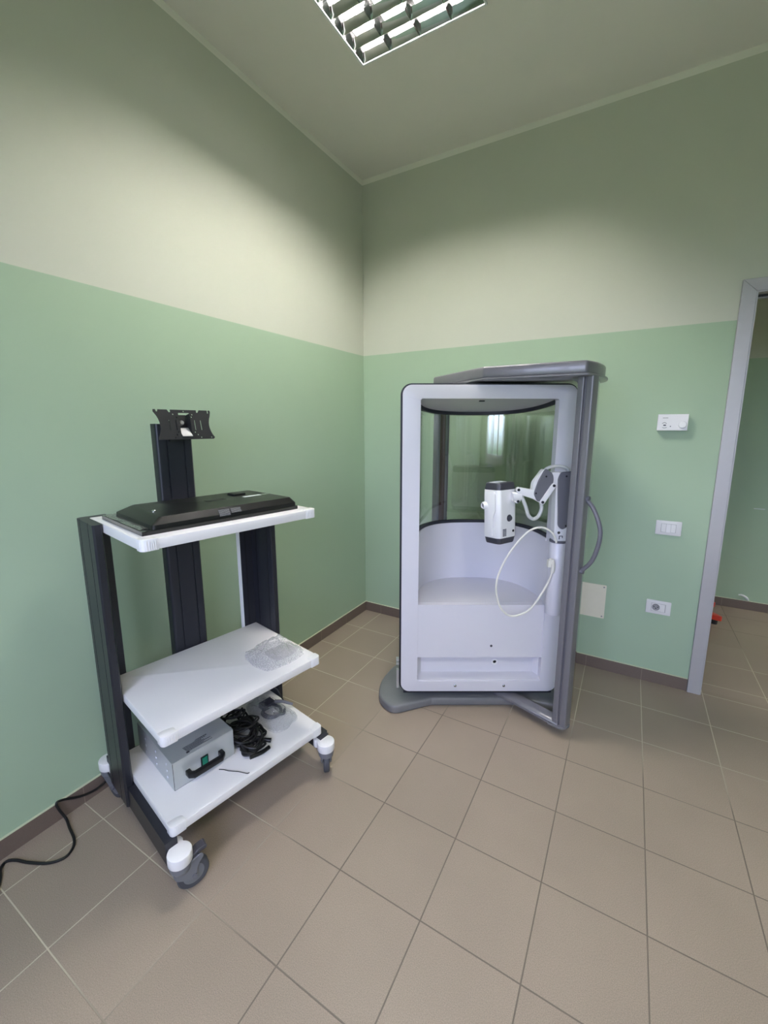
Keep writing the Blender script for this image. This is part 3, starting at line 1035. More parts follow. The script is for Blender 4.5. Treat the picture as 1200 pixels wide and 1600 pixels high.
for (zz0, zz1) in ((0.074, 1.692),):
    iv = [(bm.verts.new(MD @ Vector((p[0], p[1], zz0))), bm.verts.new(MD @ Vector((p[0], p[1], zz1)))) for p in gi]
    ov = [(bm.verts.new(MD @ Vector((p[0], p[1], zz0))), bm.verts.new(MD @ Vector((p[0], p[1], zz1)))) for p in go]
    for k in range(len(iv) - 1):
        a, b, c, d = iv[k], iv[k + 1], ov[k + 1], ov[k]
        bm.faces.new([a[0], b[0], b[1], a[1]]); bm.faces.new([d[0], d[1], c[1], c[0]])
        bm.faces.new([a[1], b[1], c[1], d[1]]); bm.faces.new([a[0], d[0], c[0], b[0]])
    for k in (0, -1):
        bm.faces.new([iv[k][0], iv[k][1], ov[k][1], ov[k][0]])
obj('door_glass', bm, M['cabin_glass'], cabin)

# ================================================================== MEASURING ARM (in the same axes as the cabin)
arm = thing('spirometer', 'white spirometer head on a jointed grey arm at the right side of the cabin', 'spirometer', (CX, CY, 0), CROT)
YF = -0.05                                                  # mean plane of the arm, in front of the frame
bm = BM()
lathe(bm, [(0.038, 0.562), (0.0405, 0.566), (0.0405, 0.928), (0.038, 0.932)], 32, Matrix.Translation((0.349, -0.0415, 0)))
box(bm, (0.335, -0.012, 0.60), (0.363, -0.0008, 0.90))
obj('column', bm, M['shell'], arm)
bm = BM(); lathe(bm, [(0.0405, 0.932), (0.0415, 0.934), (0.0415, 0.940), (0.0395, 0.942)], 32, Matrix.Translation((0.349, -0.0415, 0)))
obj('column_ring', bm, M['cover'], arm)
def flat(pts, y0, y1, r=0.006, bev=0.002):
    b_ = BM(); prism(b_, roundpoly(pts, r, 4), y0, y1, 'y', bev=bev, seg=1, ang=50); return b_
obj('lower_arm', flat([(0.316, 0.942), (0.387, 0.942), (0.387, 1.272), (0.312, 1.272), (0.308, 1.20)], -0.072, -0.022), M['white'], arm)
c1 = obj('lower_arm_cover', flat([(0.311, 1.244), (0.323, 1.274), (0.376, 1.280), (0.388, 1.27), (0.388, 1.055), (0.380, 1.018), (0.347, 0.999), (0.326, 1.018)],
                                 -0.082, -0.072, 0.012, 0.003), M['cover'], arm)
c2 = obj('upper_arm_cover', flat([(0.251, 1.293), (0.284, 1.270), (0.292, 1.245), (0.289, 1.216), (0.243, 1.138), (0.221, 1.137), (0.203, 1.173), (0.221, 1.235)],
                                 -0.082, -0.070, 0.012, 0.003), M['cover'], arm)
obj('upper_arm', flat([(0.246, 1.289), (0.282, 1.272), (0.292, 1.24), (0.287, 1.205), (0.24, 1.132), (0.216, 1.14), (0.197, 1.178), (0.202, 1.225)], -0.070, -0.034, 0.012), M['white'], arm)
obj('arm_bracket', flat([(0.282, 1.274), (0.322, 1.274), (0.322, 1.208), (0.292, 1.204), (0.278, 1.225)], -0.074, -0.030, 0.008), M['white'], arm)
def bar(p, q, w):
    d = Vector((q[0] - p[0], q[1] - p[1])).normalized()
    n_ = Vector((-d.y, d.x)) * w
    a0 = math.atan2(n_.y, n_.x)
    pts = [(p[0] + w * math.cos(a0 + PI * k / 8), p[1] + w * math.sin(a0 + PI * k / 8)) for k in range(9)]
    pts += [(q[0] + w * math.cos(a0 + PI + PI * k / 8), q[1] + w * math.sin(a0 + PI + PI * k / 8)) for k in range(9)]
    return pts
bm = BM(); prism(bm, bar((0.291, 1.213), (0.243, 1.135), 0.0115), -0.090, -0.078, 'y', bev=0.002, seg=1, ang=50)
obj('link_bar', bm, M['white'], arm)
bm = BM(); prism(bm, roundpoly([(0.250, 1.145), (0.245, 1.124), (0.205, 1.147), (0.130, 1.172), (0.124, 1.192), (0.134, 1.203), (0.205, 1.190)], 0.008, 4), -0.074, -0.044, 'y', bev=0.003, seg=2, ang=50)
obj('forearm', bm, M['white'], arm)
bm = BM()
cyl(bm, (0.108, -0.060, 1.155), (0.150, -0.060, 1.160), 0.022, 0.020, 20)
prism(bm, roundpoly([(0.112, 1.15), (0.15, 1.15), (0.140, 1.128), (0.124, 1.126)], 0.006, 3), -0.074, -0.048, 'y', bev=0.002, seg=1, ang=50)
obj('head_clamp', bm, M['white'], arm)
for x, z, y in ((0.291, 1.213, -0.0905), (0.243, 1.135, -0.0905), (0.133, 1.191, -0.0745), (0.133, 1.136, -0.0745)):
    bm = BM(); cyl(bm, (x, y, z), (x, y - 0.004, z), 0.0068, 0.006, 16); s = obj('pivot_screw', bm, M['anth'], arm)
for par, spots in ((c1, ((0.349, 1.256), (0.363, 1.02))), (c2, ((0.255, 1.255), (0.212, 1.176)))):
    for x, z in spots:
        bm = BM(); cyl(bm, (x, -0.0818, z), (x, -0.0835, z), 0.0042, n=12); obj('cover_screw', bm, M['black'], par)
bm = BM(); cyl(bm, (0.335, -0.072, 0.985), (0.335, -0.076, 0.985), 0.0065, n=14); obj('clamp_screw', bm, M['steel'], arm)
bm = BM()
for a, b in (((0.338, -0.0735, 0.952), (0.342, -0.071, 0.966)), ((0.338, -0.0735, 0.966), (0.356, -0.071, 0.969)), ((0.353, -0.0735, 0.958), (0.356, -0.071, 0.966))):
    box(bm, a, b)
obj('engraved_mark', bm, M['ink'], arm)
bm = BM(); tube(bm, [(0.150, -0.060, 1.160), (0.160, -0.066, 1.140), (0.174, -0.070, 1.105), (0.188, -0.070, 1.066), (0.212, -0.068, 1.051), (0.236, -0.066, 1.064), (0.249, -0.064, 1.099), (0.244, -0.062, 1.137)],
               lambda t: 0.0085 if t > 0.06 else 0.011, 10)
obj('cable_sleeve', bm, M['tubing'], arm)
bm = BM(); tube(bm, [(0.250, -0.052, 1.268), (0.262, -0.052, 1.286), (0.288, -0.052, 1.298), (0.326, -0.052, 1.300), (0.360, -0.052, 1.290), (0.374, -0.052, 1.268)], 0.0075, 10)
obj('cable_sleeve', bm, M['tubing'], arm)

# measuring head: chamfered case turned towards the left
MH = Matrix.Translation((0.099, -0.052, 0)) @ Matrix.Rotation(math.radians(-54), 4, 'Z') @ Matrix.Rotation(math.radians(-3), 4, 'Y') @ Matrix.Translation((0, 0, 0))
sec = [(x * 1.18, y * 1.12) for x, y in [(-0.030, -0.060), (0.030, -0.060), (0.046, -0.050), (0.050, 0.040), (0.036, 0.060), (-0.036, 0.060), (-0.050, 0.040), (-0.050, -0.035)]]
secr = roundpoly(sec, [0.01, 0.008, 0.008, 0.015, 0.015, 0.015, 0.015, 0.015], 4)
MH2 = MH @ Matrix.Translation((0, 0, 0))
hb = BM(); prism(hb, secr, 0.955, 1.188, 'z', bev=0.004, seg=2, mtx=MH2, ang=60)
head = obj('measuring_head', hb, M['white'], arm)
bm = BM(); prism(bm, [(x * 0.99, y * 0.99) for x, y in secr], 1.186, 1.220, 'z', bev=0.009, seg=3, mtx=MH2, ang=50, scale_hi=0.90)
obj('head_top', bm, M['devdark'], head)
bm = BM(); prism(bm, [(-0.020, -0.052), (0.016, -0.052), (0.016, 0.035), (-0.020, 0.035)], 1.218, 1.2225, 'z', bev=0.003, seg=2, mtx=MH2)
obj('top_inlay', bm, M['tubing'], head)
bm = BM(); prism(bm, [(x * 0.88, y * 0.88) for x, y in secr], 0.925, 0.958, 'z', bev=0.006, seg=2, mtx=MH2, ang=50, scale_hi=1.12)
obj('head_bottom', bm, M['devdark'], head)
bm = BM()                                                   # raised front shield, wider at its upper half
prism(bm, roundpoly([(-0.030, 0.962), (0.018, 0.962), (0.022, 1.06), (0.034, 1.085), (0.034, 1.170), (0.026, 1.182), (-0.030, 1.182)], 0.010, 4), -0.076, -0.065, 'y', bev=0.003, seg=2, mtx=MH2, ang=50)
obj('front_shield', bm, M['white'], head)
bm = BM(); lathe(bm, [(0.020, 0), (0.018, 0.016), (0.013, 0.022), (0.013, 0.014)], 24, MH2 @ Matrix.Translation((-0.024, -0.068, 1.112)) @ Matrix.Rotation(PI / 2, 4, 'X') @ Matrix.Rotation(math.radians(-18), 4, 'Y'))
pt = obj('port', bm, M['white'], head)
bm = BM(); lathe(bm, [(0.0125, 0.0145), (0.0125, 0.0150)], 20, MH2 @ Matrix.Translation((-0.024, -0.068, 1.112)) @ Matrix.Rotation(PI / 2, 4, 'X') @ Matrix.Rotation(math.radians(-18), 4, 'Y'))
obj('port_opening', bm, M['cover'], pt)
bm = BM(); lathe(bm, [(0.017, 0), (0.017, 0.002), (0.012, 0.003), (0.011, 0.010)], 22, MH2 @ Matrix.Translation((0.0565, 0.002, 1.050)) @ Matrix.Rotation(PI / 2, 4, 'Y'))
obj('side_knob', bm, M['devdark'], head)
bm = BM()
for r_ in range(6):
    for c_2 in range(2):
        z = 0.966 + r_ * 0.0062
        box(bm, (0.0540, -0.042 + c_2 * 0.013, z), (0.0580, -0.032 + c_2 * 0.013, z + 0.003), mtx=MH2)
obj('vent_slot', bm, M['devdark'], head)
bm = BM(); cyl(bm, MH2 @ Vector((0.055, 0.030, 0.985)), MH2 @ Vector((0.0605, 0.030, 0.985)), 0.006, n=14); obj('socket', bm, M['black'], head)

# loose cream cable looped from the arm, its plug resting on the column
lp = [(0.319, 0.940), (0.316, 0.956), (0.298, 0.988), (0.262, 1.010), (0.223, 1.010), (0.181, 0.986), (0.123, 0.916), (0.077, 0.832), (0.050, 0.746),
      (0.052, 0.673), (0.075, 0.606), (0.116, 0.567), (0.165, 0.570), (0.216, 0.601), (0.262, 0.673), (0.300, 0.757), (0.310, 0.800)]
hose = thing('cable', 'cream looped cable hanging from the arm with a white plug beside the column', 'cable', (CX, CY, 0), CROT)
bm = BM(); tube(bm, [(x, -0.094 + 0.016 * math.sin(PI * i / 16), z) for i, (x, z) in enumerate(lp)], 0.0048, 10)
obj('lead', bm, M['hose'], hose)
bm = BM()
tube(bm, [(0.309, -0.094, 0.792), (0.311, -0.094, 0.81), (0.309, -0.094, 0.835), (0.300, -0.094, 0.848)], lambda t: 0.0085 + 0.004 * t, 12)
box(bm, (0.284, -0.105, 0.822), (0.297, -0.084, 0.856), 0.004)
box(bm, (0.290, -0.103, 0.838), (0.312, -0.086, 0.860), 0.004)
obj('plug', bm, M['hose'], hose)

# ================================================================== EQUIPMENT CART
# local x = left to right along its long front, local y = towards its back
TX, TY, TROT = 0.446, -1.7455, 1.381
cart = thing('equipment_cart', 'wheeled equipment cart with three white shelves, dark uprights and a screen bracket', 'cart', (TX, TY, 0), TROT)
SHW, SHF, SHB = 0.314, -0.228, 0.250        # shelf half width, front and back edge (y)
SHT = 0.032
shelf_z = {'top': 1.166, 'mid': 0.540, 'low': 0.212}
for nm, z in (('top', 1.166), ('mid', 0.540), ('low', 0.212)):
    bm = BM()
    pts = roundpoly([(-SHW, SHF), (SHW, SHF), (SHW, SHB), (-SHW, SHB)], [0.022, 0.022, 0.004, 0.004], 6)
    prism(bm, pts, z - SHT, z, 'z', bev=0.003, seg=2, ang=50)
    sh = obj('shelf', bm, M['laminate'], cart)
    for s in (-1, 1):                                       # ribbed corner pieces
        bm = BM()
        x0, x1 = SHW - 0.046, SHW + 0.0015
        y0, y1 = SHF - 0.0015, SHF + 0.034
        oc = roundpoly([(x0, y0), (x1, y0), (x1, y1), (x0 + 0.022, y1), (x0, y0 + 0.028)], [0.001, 0.024, 0.001, 0.012, 0.006], 8)
        if s < 0:
            oc = [(-x, y) for x, y in reversed(oc)]
        prism(bm, oc, z - SHT - 0.0012, z + 0.0016, 'z', bev=0.0035, seg=2, ang=60)
        for k in range(8):                                  # ribs round the front corner
            t = k / 7
            if t < 0.45:
                px, py = (x0 + 0.008 + (x1 - 0.022 - x0 - 0.008) * t / 0.45, y0)
                nx_, ny_ = 0, -1
            else:
                a = -PI / 2 + (t - 0.45) / 0.55 * PI / 2 * 0.75
                px, py = x1 - 0.0205 + 0.0205 * math.cos(a), y0 + 0.0205 + 0.0205 * math.sin(a)
                nx_, ny_ = math.cos(a), math.sin(a)
            px *= s
            nx_ *= s
            tv = Vector((-ny_, nx_, 0)) * 0.0009
            c0 = Vector((px + nx_ * 0.0002, py + ny_ * 0.0002, 0))
            ov = Vector((nx_, ny_, 0)) * 0.0018
            q = [c0 - tv, c0 + tv, c0 + tv + ov, c0 - tv + ov]
            prism(bm, [(v.x, v.y) for v in q], z - SHT + 0.001, z - 0.0035, 'z')
        obj('corner_cap', bm, M['white'], sh)

for s in (-1, 1):                                           # L-shaped extruded uprights
    prof = [(-0.346, 0.100), (-0.340, 0.094), (-0.322, 0.094), (-0.3165, 0.102), (-0.3165, 0.252), (-0.256, 0.252), (-0.256, 0.280), (-0.335, 0.280), (-0.346, 0.270)]
    # grooves along the outer face
    full = []
    for i, p in enumerate(prof):
        full.append(p)
    full += [(-0.346, 0.243), (-0.3425, 0.2425), (-0.3425, 0.2385), (-0.346, 0.238), (-0.346, 0.150), (-0.3425, 0.1495), (-0.3425, 0.1455), (-0.346, 0.145)]
    if s > 0:
        full = [(-x, y) for x, y in reversed(full)]
    bm = BM(); prism(bm, full, 0.100, 1.166, 'z')
    up = obj('upright', bm, M['anth'], cart)
    # dark inlay strips on the inner faces
    bm = BM()
    for y in (0.126, 0.214):
        box(bm, (s * 0.3167, y, 0.25), (s * 0.3155, y + 0.004, 1.12))
    box(bm, (s * 0.284, 0.2512, 0.25), (s * 0.280, 0.2522, 1.12))
    obj('groove', bm, M['anth_dark'], up)
    if s > 0:
        bm = BM(); box(bm, (s * 0.2562, 0.253, 0.245), (s * 0.2535, 0.279, 1.13)); obj('edge_strip', bm, M['white'], up)
    # side beam between the casters
    bm = BM(); box(bm, (s * 0.300 if s > 0 else -0.338, -0.232, 0.098), (0.338 if s > 0 else -0.300, 0.330, 0.1785), 0.004)
    obj('side_beam', bm, M['anth'], cart)

# wide centre post with the screen bracket
bm = BM()
def colprof(x0, x1, y0, y1):
    g = 0.004
    a, b = x0 + 0.036, x1 - 0.032
    p = [(x0 + 0.012, y0), (a, y0), (a, y0 + g), (a + g, y0 + g), (a + g, y0), (b - g, y0), (b - g, y0 + g), (b, y0 + g), (b, y0), (x1 - 0.006, y0),
         (x1, y0 + 0.006), (x1, y1), (x0, y1)]
    for k in range(5):
        t = PI + PI / 2 * k / 5
        p.append((x0 + 0.012 + 0.012 * math.cos(t), y0 + 0.012 + 0.012 * math.sin(t)))
    return p
prism(bm, colprof(-0.063, 0.076, 0.260, 0.305), 0.150, 1.493, 'z')
cp = obj('centre_post', bm, M['anth'], cart)
bm = BM(); box(bm, (-0.300, 0.268, 0.120), (0.300, 0.300, 0.176), 0.003); obj('cross_beam', bm, M['anth'], cart)
for z in (1.140, 0.514, 0.190):
    bm = BM(); box(bm, (-0.045, 0.2503, z - 0.012), (0.058, 0.2605, z + 0.012)); obj('shelf_bracket', bm, M['anth'], cp)

# tilting screen bracket
MB_ = Matrix.Translation((0.030, 0.205, 1.490)) @ Matrix.Rotation(math.radians(-12), 4, 'X')
hw, hh = 0.110, 0.058
outl = [(-hw, -hh), (hw - 0.004, -hh), (hw + 0.002, -hh + 0.006)]
for k in range(1, 8):
    t = k / 8
    outl.append((hw + 0.002 - 0.017 * math.sin(PI * t) ** 0.8, -hh + 0.006 + (2 * hh - 0.016) * t))
outl += [(hw - 0.002, hh - 0.006), (hw - 0.004, hh), (hw - 0.010, hh), (hw - 0.010, hh - 0.012), (hw - 0.015, hh - 0.012), (hw - 0.015, hh)]
outl += [(0.062, hh), (0.056, hh - 0.010), (0.050, hh - 0.010), (0.050, hh), (-0.050, hh), (-0.050, hh - 0.010), (-0.056, hh - 0.010), (-0.062, hh)]
outl += [(-hw + 0.015, hh), (-hw + 0.013, hh - 0.008), (-hw + 0.008, hh - 0.008), (-hw + 0.006, hh), (-hw - 0.002, hh), (-hw - 0.003, hh - 0.008)]
for k in range(1, 8):
    t = k / 8
    outl.append((-hw - 0.002 + 0.018 * math.sin(PI * t) ** 0.8, hh - 0.010 - (2 * hh - 0.014) * t))
holes = [rrect(-0.022, -0.046, 0.022, 0.046, 0.003, 3)]
for x in (-0.060, -0.035, 0.038, 0.062):
    holes.append(rrect(x - 0.0016, -0.022, x + 0.0016, 0.018, 0.0015, 3))
for x, z in ((-0.042, 0.040), (-0.030, 0.028), (0.032, 0.040), (0.028, 0.030), (-0.032, -0.030), (-0.038, -0.040), (-0.046, -0.050), (0.034, -0.030), (0.044, -0.040),
             (0.056, -0.051), (0.098, -0.051), (0.0, 0.052)):
    holes.append(circ(x, z, 0.0026, 10))
bm = BM(); plate(bm, [outl] + holes, -0.0012, 0.0012, 'y')
for v in bm.verts:
    v.co = MB_ @ v.co
br = obj('screen_bracket', bm, M['blackmt'], cart)
bm = BM()
prism(bm, [(-0.003, -0.046), (0.0, -0.046), (0.038, -0.008), (0.038, 0.046), (0.034, 0.046), (0.034, -0.006), (-0.003, -0.042)], -0.021, 0.021, 'x', mtx=MB_)
for s in (-1, 1):
    box(bm, (s * 0.024 - 0.0015, 0.0, -0.045), (s * 0.024 + 0.0015, 0.04, 0.045), mtx=MB_)
obj('tilt_cradle', bm, M['blackmt'], br)
bm = BM()
box(bm, (-0.018, 0.2435, 1.425), (0.050, 0.2605, 1.485), 0.003)
box(bm, (-0.035, 0.242, 1.4935), (0.000, 0.262, 1.505), 0.002)
obj('mount_block', bm, M['blackmt'], br)
bm = BM(); prism(bm, [(-0.006, -0.046), (-0.003, -0.047), (0.026, -0.010), (0.023, -0.008)], -0.0195, 0.0195, 'x', mtx=MB_); obj('steel_tongue', bm, M['bright'], br)
bm = BM(); lathe(bm, [(0.0095, 0), (0.0095, 0.005), (0.007, 0.009), (0.004, 0.0095)], 14, MB_ @ Matrix.Translation((-0.004, 0.026, 0.012)) @ Matrix.Rotation(PI / 2, 4, 'X')); obj('bolt', bm, M['bright'], br)

# casters
def caster(px, py, yaw, trail, lobe, brake=True):
    c = Vector((px, py, 0))
    R_ = Matrix.Translation(c) @ Matrix.Rotation(yaw, 4, 'Z')
    bm = BM()                                              # forked housing, wheel trails along local +x
    cyl(bm, R_ @ Vector((0, 0, 0.098)), R_ @ Vector((0, 0, 0.116)), 0.033, n=24)
    cyl(bm, R_ @ Vector((0, 0, 0.088)), R_ @ Vector((0, 0, 0.098)), 0.030, 0.033, n=24)
    fp = roundpoly([(-0.030, 0.100), (0.020, 0.106), (0.058, 0.120), (0.068, 0.104), (0.046, 0.082), (trail + 0.006, 0.040), (trail - 0.010, 0.038), (-0.022, 0.068)], 0.012, 4)
    for s in (-1, 1):
        prism(bm, fp, s * 0.0155, s * 0.0205, 'y', bev=0.0015, seg=1, mtx=R_, ang=50)
    box(bm, (-0.026, -0.0205, 0.1025), (0.050, 0.0205, 0.1085), mtx=R_)
    f = obj('caster', bm, M['castgrey'], cart)
    A = R_ @ Matrix.Translation((trail, 0, 0.050)) @ Matrix.Rotation(PI / 2, 4, 'X')
    bm = BM(); lathe(bm, [(0.036, -0.012), (0.046, -0.0125), (0.050, -0.008), (0.050, 0.008), (0.046, 0.0125), (0.036, 0.012)], 36, A)
    w = obj('tyre', bm, M['tyre'], f)
    bm = BM(); lathe(bm, [(0.012, -0.014), (0.030, -0.0125), (0.0355, -0.0115), (0.0355, 0.0115), (0.030, 0.0125), (0.012, 0.014)], 28, A)
    obj('wheel_disc', bm, M['castgrey'], f)
    bm = BM(); cyl(bm, R_ @ Vector((trail, -0.0235, 0.050)), R_ @ Vector((trail, 0.0235, 0.050)), 0.008, n=14); obj('axle', bm, M['cover'], f)
    if brake:
        bm = BM(); prism(bm, roundpoly([(0.030, 0.1085), (0.058, 0.1205), (0.074, 0.119), (0.080, 0.127), (0.074, 0.134), (0.050, 0.131), (0.030, 0.118)], 0.003, 3), -0.015, 0.015, 'y', bev=0.002, seg=1, mtx=R_, ang=50)
        obj('brake_pedal', bm, M['devdark'], f)
    # white cover: a round cap with a small lobe on the beam side
    lx, ly = lobe
    d = Vector((lx - px, ly - py))
    lx, ly = px + d.normalized().x * 0.042, py + d.normalized().y * 0.042
    a = math.atan2(d.y, d.x)
    pts = [(px + 0.037 * math.cos(a + t), py + 0.037 * math.sin(a + t)) for t in [0.60 + (2 * PI - 1.2) * k / 26 for k in range(27)]]
    nx, ny = math.cos(a), math.sin(a)
    tx, ty = -ny, nx
    for t in (-2.0, -1.5, -1.0, -0.5, 0, 0.5, 1.0, 1.5, 2.0):
        pts.append((lx + 0.021 * (nx * math.cos(t) + tx * math.sin(t)), ly + 0.021 * (ny * math.cos(t) + ty * math.sin(t))))
    bm = BM(); prism(bm, pts, 0.1162, 0.153, 'z', bev=0.004, seg=2, ang=50)
    obj('caster_cover', bm, M['white'], cart)
caster(-0.308, -0.262, math.radians(-8), 0.033, (-0.300, -0.214))
caster(0.313, -0.252, math.radians(52), 0.018, (0.304, -0.208))
caster(-0.327, 0.345, math.radians(-80), 0.042, (-0.320, 0.300), False)
caster(0.313, 0.345, math.radians(-70), 0.033, (0.308, 0.300), False)
for s in (-1, 1):
    bm = BM(); prism(bm, roundpoly([(s * 0.345, 0.395), (s * 0.345, 0.26), (s * 0.300, 0.26), (s * 0.30, 0.375)][::-s], 0.01, 4), 0.104, 0.1165, 'z', bev=0.003, seg=1)
    box(bm, (s * 0.322 - 0.018, 0.318, 0.080), (s * 0.322 + 0.018, 0.372, 0.1045), 0.006)
    obj('beam_end', bm, M['anth'], cart)

def on_cart(name, label, cat, u=0, v=0, z=0, group=None):
    """a thing standing on the cart, in the cart's own axes (v grows towards the front)"""
    p = Matrix.Translation((TX, TY, 0)) @ Matrix.Rotation(TROT, 4, 'Z') @ Vector((u, -v, z))
    return thing(name, label, cat, p, TROT, group)

# ------------------------------------------------------------------ screen lying face down on the top shelf
t = on_cart('flat_screen', 'black flat screen lying face down on the top shelf of the cart', 'monitor', 0, 0, 1.1665)
bm = BM(); box(bm, (-0.292, -0.176, 0.0), (0.268, 0.185, 0.013), 0.003); obj('bezel', bm, M['blackgl'], t)
bm = BM()
lo = [(-0.262, -0.173), (0.266, -0.173), (0.266, 0.150), (-0.262, 0.150)]
hi = [(-0.232, -0.158), (0.250, -0.158), (0.240, 0.125), (-0.215, 0.125)]
prof = [(0.013, 0.0), (0.026, 0.05), (0.043, 0.82), (0.0465, 1.0)]
rings = []
for z, k in prof:
    base = roundpoly([(lo[i][0] * (1 - k) + hi[i][0] * k, lo[i][1] * (1 - k) + hi[i][1] * k) for i in range(4)], 0.012, 4)
    rings.append([bm.verts.new((p[0], p[1], z)) for p in base])
for a, b in zip(rings, rings[1:]):
    for k in range(len(a)):
        bm.faces.new([a[k], a[(k + 1) % len(a)], b[(k + 1) % len(a)], b[k]])
bm.faces.new(list(reversed(rings[0]))); bm.faces.new(rings[-1])
bh = obj('back_housing', bm, M['blackpl'], t, smooth=25)
bm = BM(); box(bm, (-0.012, -0.016, 0.0455), (0.062, 0.012, 0.0472), 0.0006); obj('stand_recess', bm, M['black'], bh)
bm = BM(); prism(bm, roundpoly([(0.118, 0.030), (0.172, 0.030), (0.172, 0.085), (0.118, 0.085)], 0.006, 3), 0.046, 0.054, 'z', bev=0.003, seg=2, ang=50, scale_hi=0.95); obj('raised_block', bm, M['blackpl'], bh)
bm = BM(); box(bm, (0.130, -0.028, 0.0465), (0.205, -0.010, 0.0476)); obj('white_label', bm, M['paper'], bh)
bm = BM(); box(bm, (0.212, -0.030, 0.0465), (0.268 - 0.024, -0.012, 0.0476)); obj('film_strip', bm, M['wrap'], bh)
bm = BM(); lathe(bm, [(0.007, 0), (0.007, 0.004), (0.0045, 0.006)], 14, Matrix.Translation((-0.210, -0.056, 0.0455))); obj('stud', bm, M['steel'], bh)
bm = BM()                                                   # printed data block on the sloping front
rr = random.Random(3)
for r_ in range(7):
    zz = 0.021 + r_ * 0.0030
    yy = -0.1735 + (zz - 0.026) / 0.017 * 0.0115 if zz > 0.026 else -0.1745 + (zz - 0.013) * 0.05
    for x0, x1 in ((-0.050, -0.012), (-0.006, 0.030)):
        if x0 > -0.02 and r_ < 2:
            continue
        x = x0
        while x < x1:
            w = rr.uniform(0.0015, 0.005)
            box(bm, (x, yy - 0.0022, zz), (min(x + w, x1), yy - 0.0004, zz + 0.0014))
            x += w + 0.0011
obj('printed_data', bm, M['inkw'], bh)
bm = BM()                                                   # protective film over the left end
nx, ny = 10, 14
g = [[None] * (ny + 1) for _ in range(nx + 1)]
for i in range(nx + 1):
    for j in range(ny + 1):
        x = -0.291 + 0.036 * i / nx
        y = -0.150 + 0.325 * j / ny
        g[i][j] = bm.verts.new((x, y, 0.0145 + 0.0035 * abs(noise.noise(Vector((x * 70, y * 40, 1.7))))))
for i in range(nx):
    for j in range(ny):
        bm.faces.new([g[i][j], g[i + 1][j], g[i + 1][j + 1], g[i][j + 1]])
bmesh.ops.solidify(bm, geom=bm.faces[:], thickness=0.0004)
obj('film_strip', bm, M['wrap'], t)

# ------------------------------------------------------------------ metal instrument box on the low shelf
t = on_cart('instrument_box', 'pale grey metal instrument box with black handle and green switch on the lowest shelf', 'instrument', 0, 0, 0.2125)
X0, X1, Y0, Y1, BH = -0.244, -0.014, -0.087, 0.238, 0.108
bm = BM(); box(bm, (X0, Y0, 0), (X1, Y1, BH), 0.0025, 2); obj('case', bm, M['boxpaint'], t)
bm = BM(); box(bm, (X0 + 0.002, Y0 - 0.0012, 0.001), (X1 - 0.001, Y0 - 0.0002, BH - 0.003)); fp_ = obj('front_panel', bm, M['boxpaint'], t)
bm = BM()
for a, b in (((X0 + 0.0005, Y0 - 0.0006, 0.0005), (X0 + 0.002, Y0 + 0.0002, BH - 0.002)), ((X1 - 0.001, Y0 - 0.0006, 0.0005), (X1 + 0.0002, Y0 + 0.0002, BH - 0.002)),
             ((X0 + 0.002, Y0 - 0.001, -0.0002), (X0 + 0.075, Y0 + 0.0002, 0.001))):
    box(bm, a, b)
obj('panel_seam', bm, M['anth'], t)
bm = BM(); box(bm, (-0.1455, Y0 - 0.005, 0.033), (-0.1185, Y0 - 0.001, 0.070), 0.001); sw_ = obj('power_switch', bm, M['black'], t)
bm = BM(); prism(bm, [(Y0 - 0.005, 0.037), (Y0 - 0.0085, 0.037), (Y0 - 0.0058, 0.052), (Y0 - 0.0075, 0.066), (Y0 - 0.005, 0.066)], -0.1415, -0.1225, 'x'); obj('rocker', bm, M['green'], sw_)
bm = BM()                                                   # carrying handle: flat U, square section, chamfered ends
hy = Y0 - 0.034
path = [(-0.194, Y0 - 0.001, 0.046), (-0.194, hy + 0.010, 0.046), (-0.180, hy, 0.046), (-0.086, hy, 0.046), (-0.072, hy + 0.010, 0.046), (-0.072, Y0 - 0.001, 0.046)]
oc = [(-0.203, Y0 - 0.0008), (-0.203, hy + 0.008), (-0.186, hy - 0.008), (-0.080, hy - 0.008), (-0.063, hy + 0.008), (-0.063, Y0 - 0.0008),
      (-0.080, Y0 - 0.0008), (-0.080, hy + 0.014), (-0.087, hy + 0.009), (-0.179, hy + 0.009), (-0.186, hy + 0.014), (-0.186, Y0 - 0.0008)]
prism(bm, oc, 0.036, 0.056, 'z', bev=0.003, seg=2, ang=30)
obj('handle', bm, M['blackpl'], t)
rr = random.Random(11)
bm = BM()                                                   # printed block on the lid
def line_of_print(bm, x0, x1, y, h=0.0032, wmax=0.007):
    x = x0
    while x < x1:
        w = rr.uniform(0.002, wmax)
        box(bm, (x, y, BH - 0.0002), (min(x + w, x1), y + h, BH + 0.0005))
        x += w + 0.0014
line_of_print(bm, -0.138, -0.094, -0.036, 0.0042, 0.012)
for r_ in range(6):
    line_of_print(bm, -0.187 + 0.001 * r_, -0.100 + rr.uniform(-0.02, 0.012), -0.042 - 0.0056 * r_)
box(bm, (-0.187, -0.0765, BH - 0.0002), (-0.176, -0.068, BH + 0.0005))
obj('printed_data', bm, M['ink'], t)
bm = BM()
for y, zs in ((0.160, (0.012, 0.037, 0.064)), (0.064, (0.010, 0.036, 0.063)), (-0.034, (0.012, 0.038, 0.066))):
    for z in zs:
        lathe(bm, [(0.0065, 0), (0.0055, 0.0016), (0.003, 0.002)], 12, Matrix.Translation((X0, y, z + 0.012)) @ Matrix.Rotation(-PI / 2, 4, 'Y'))
obj('rivet', bm, M['alu'], t)

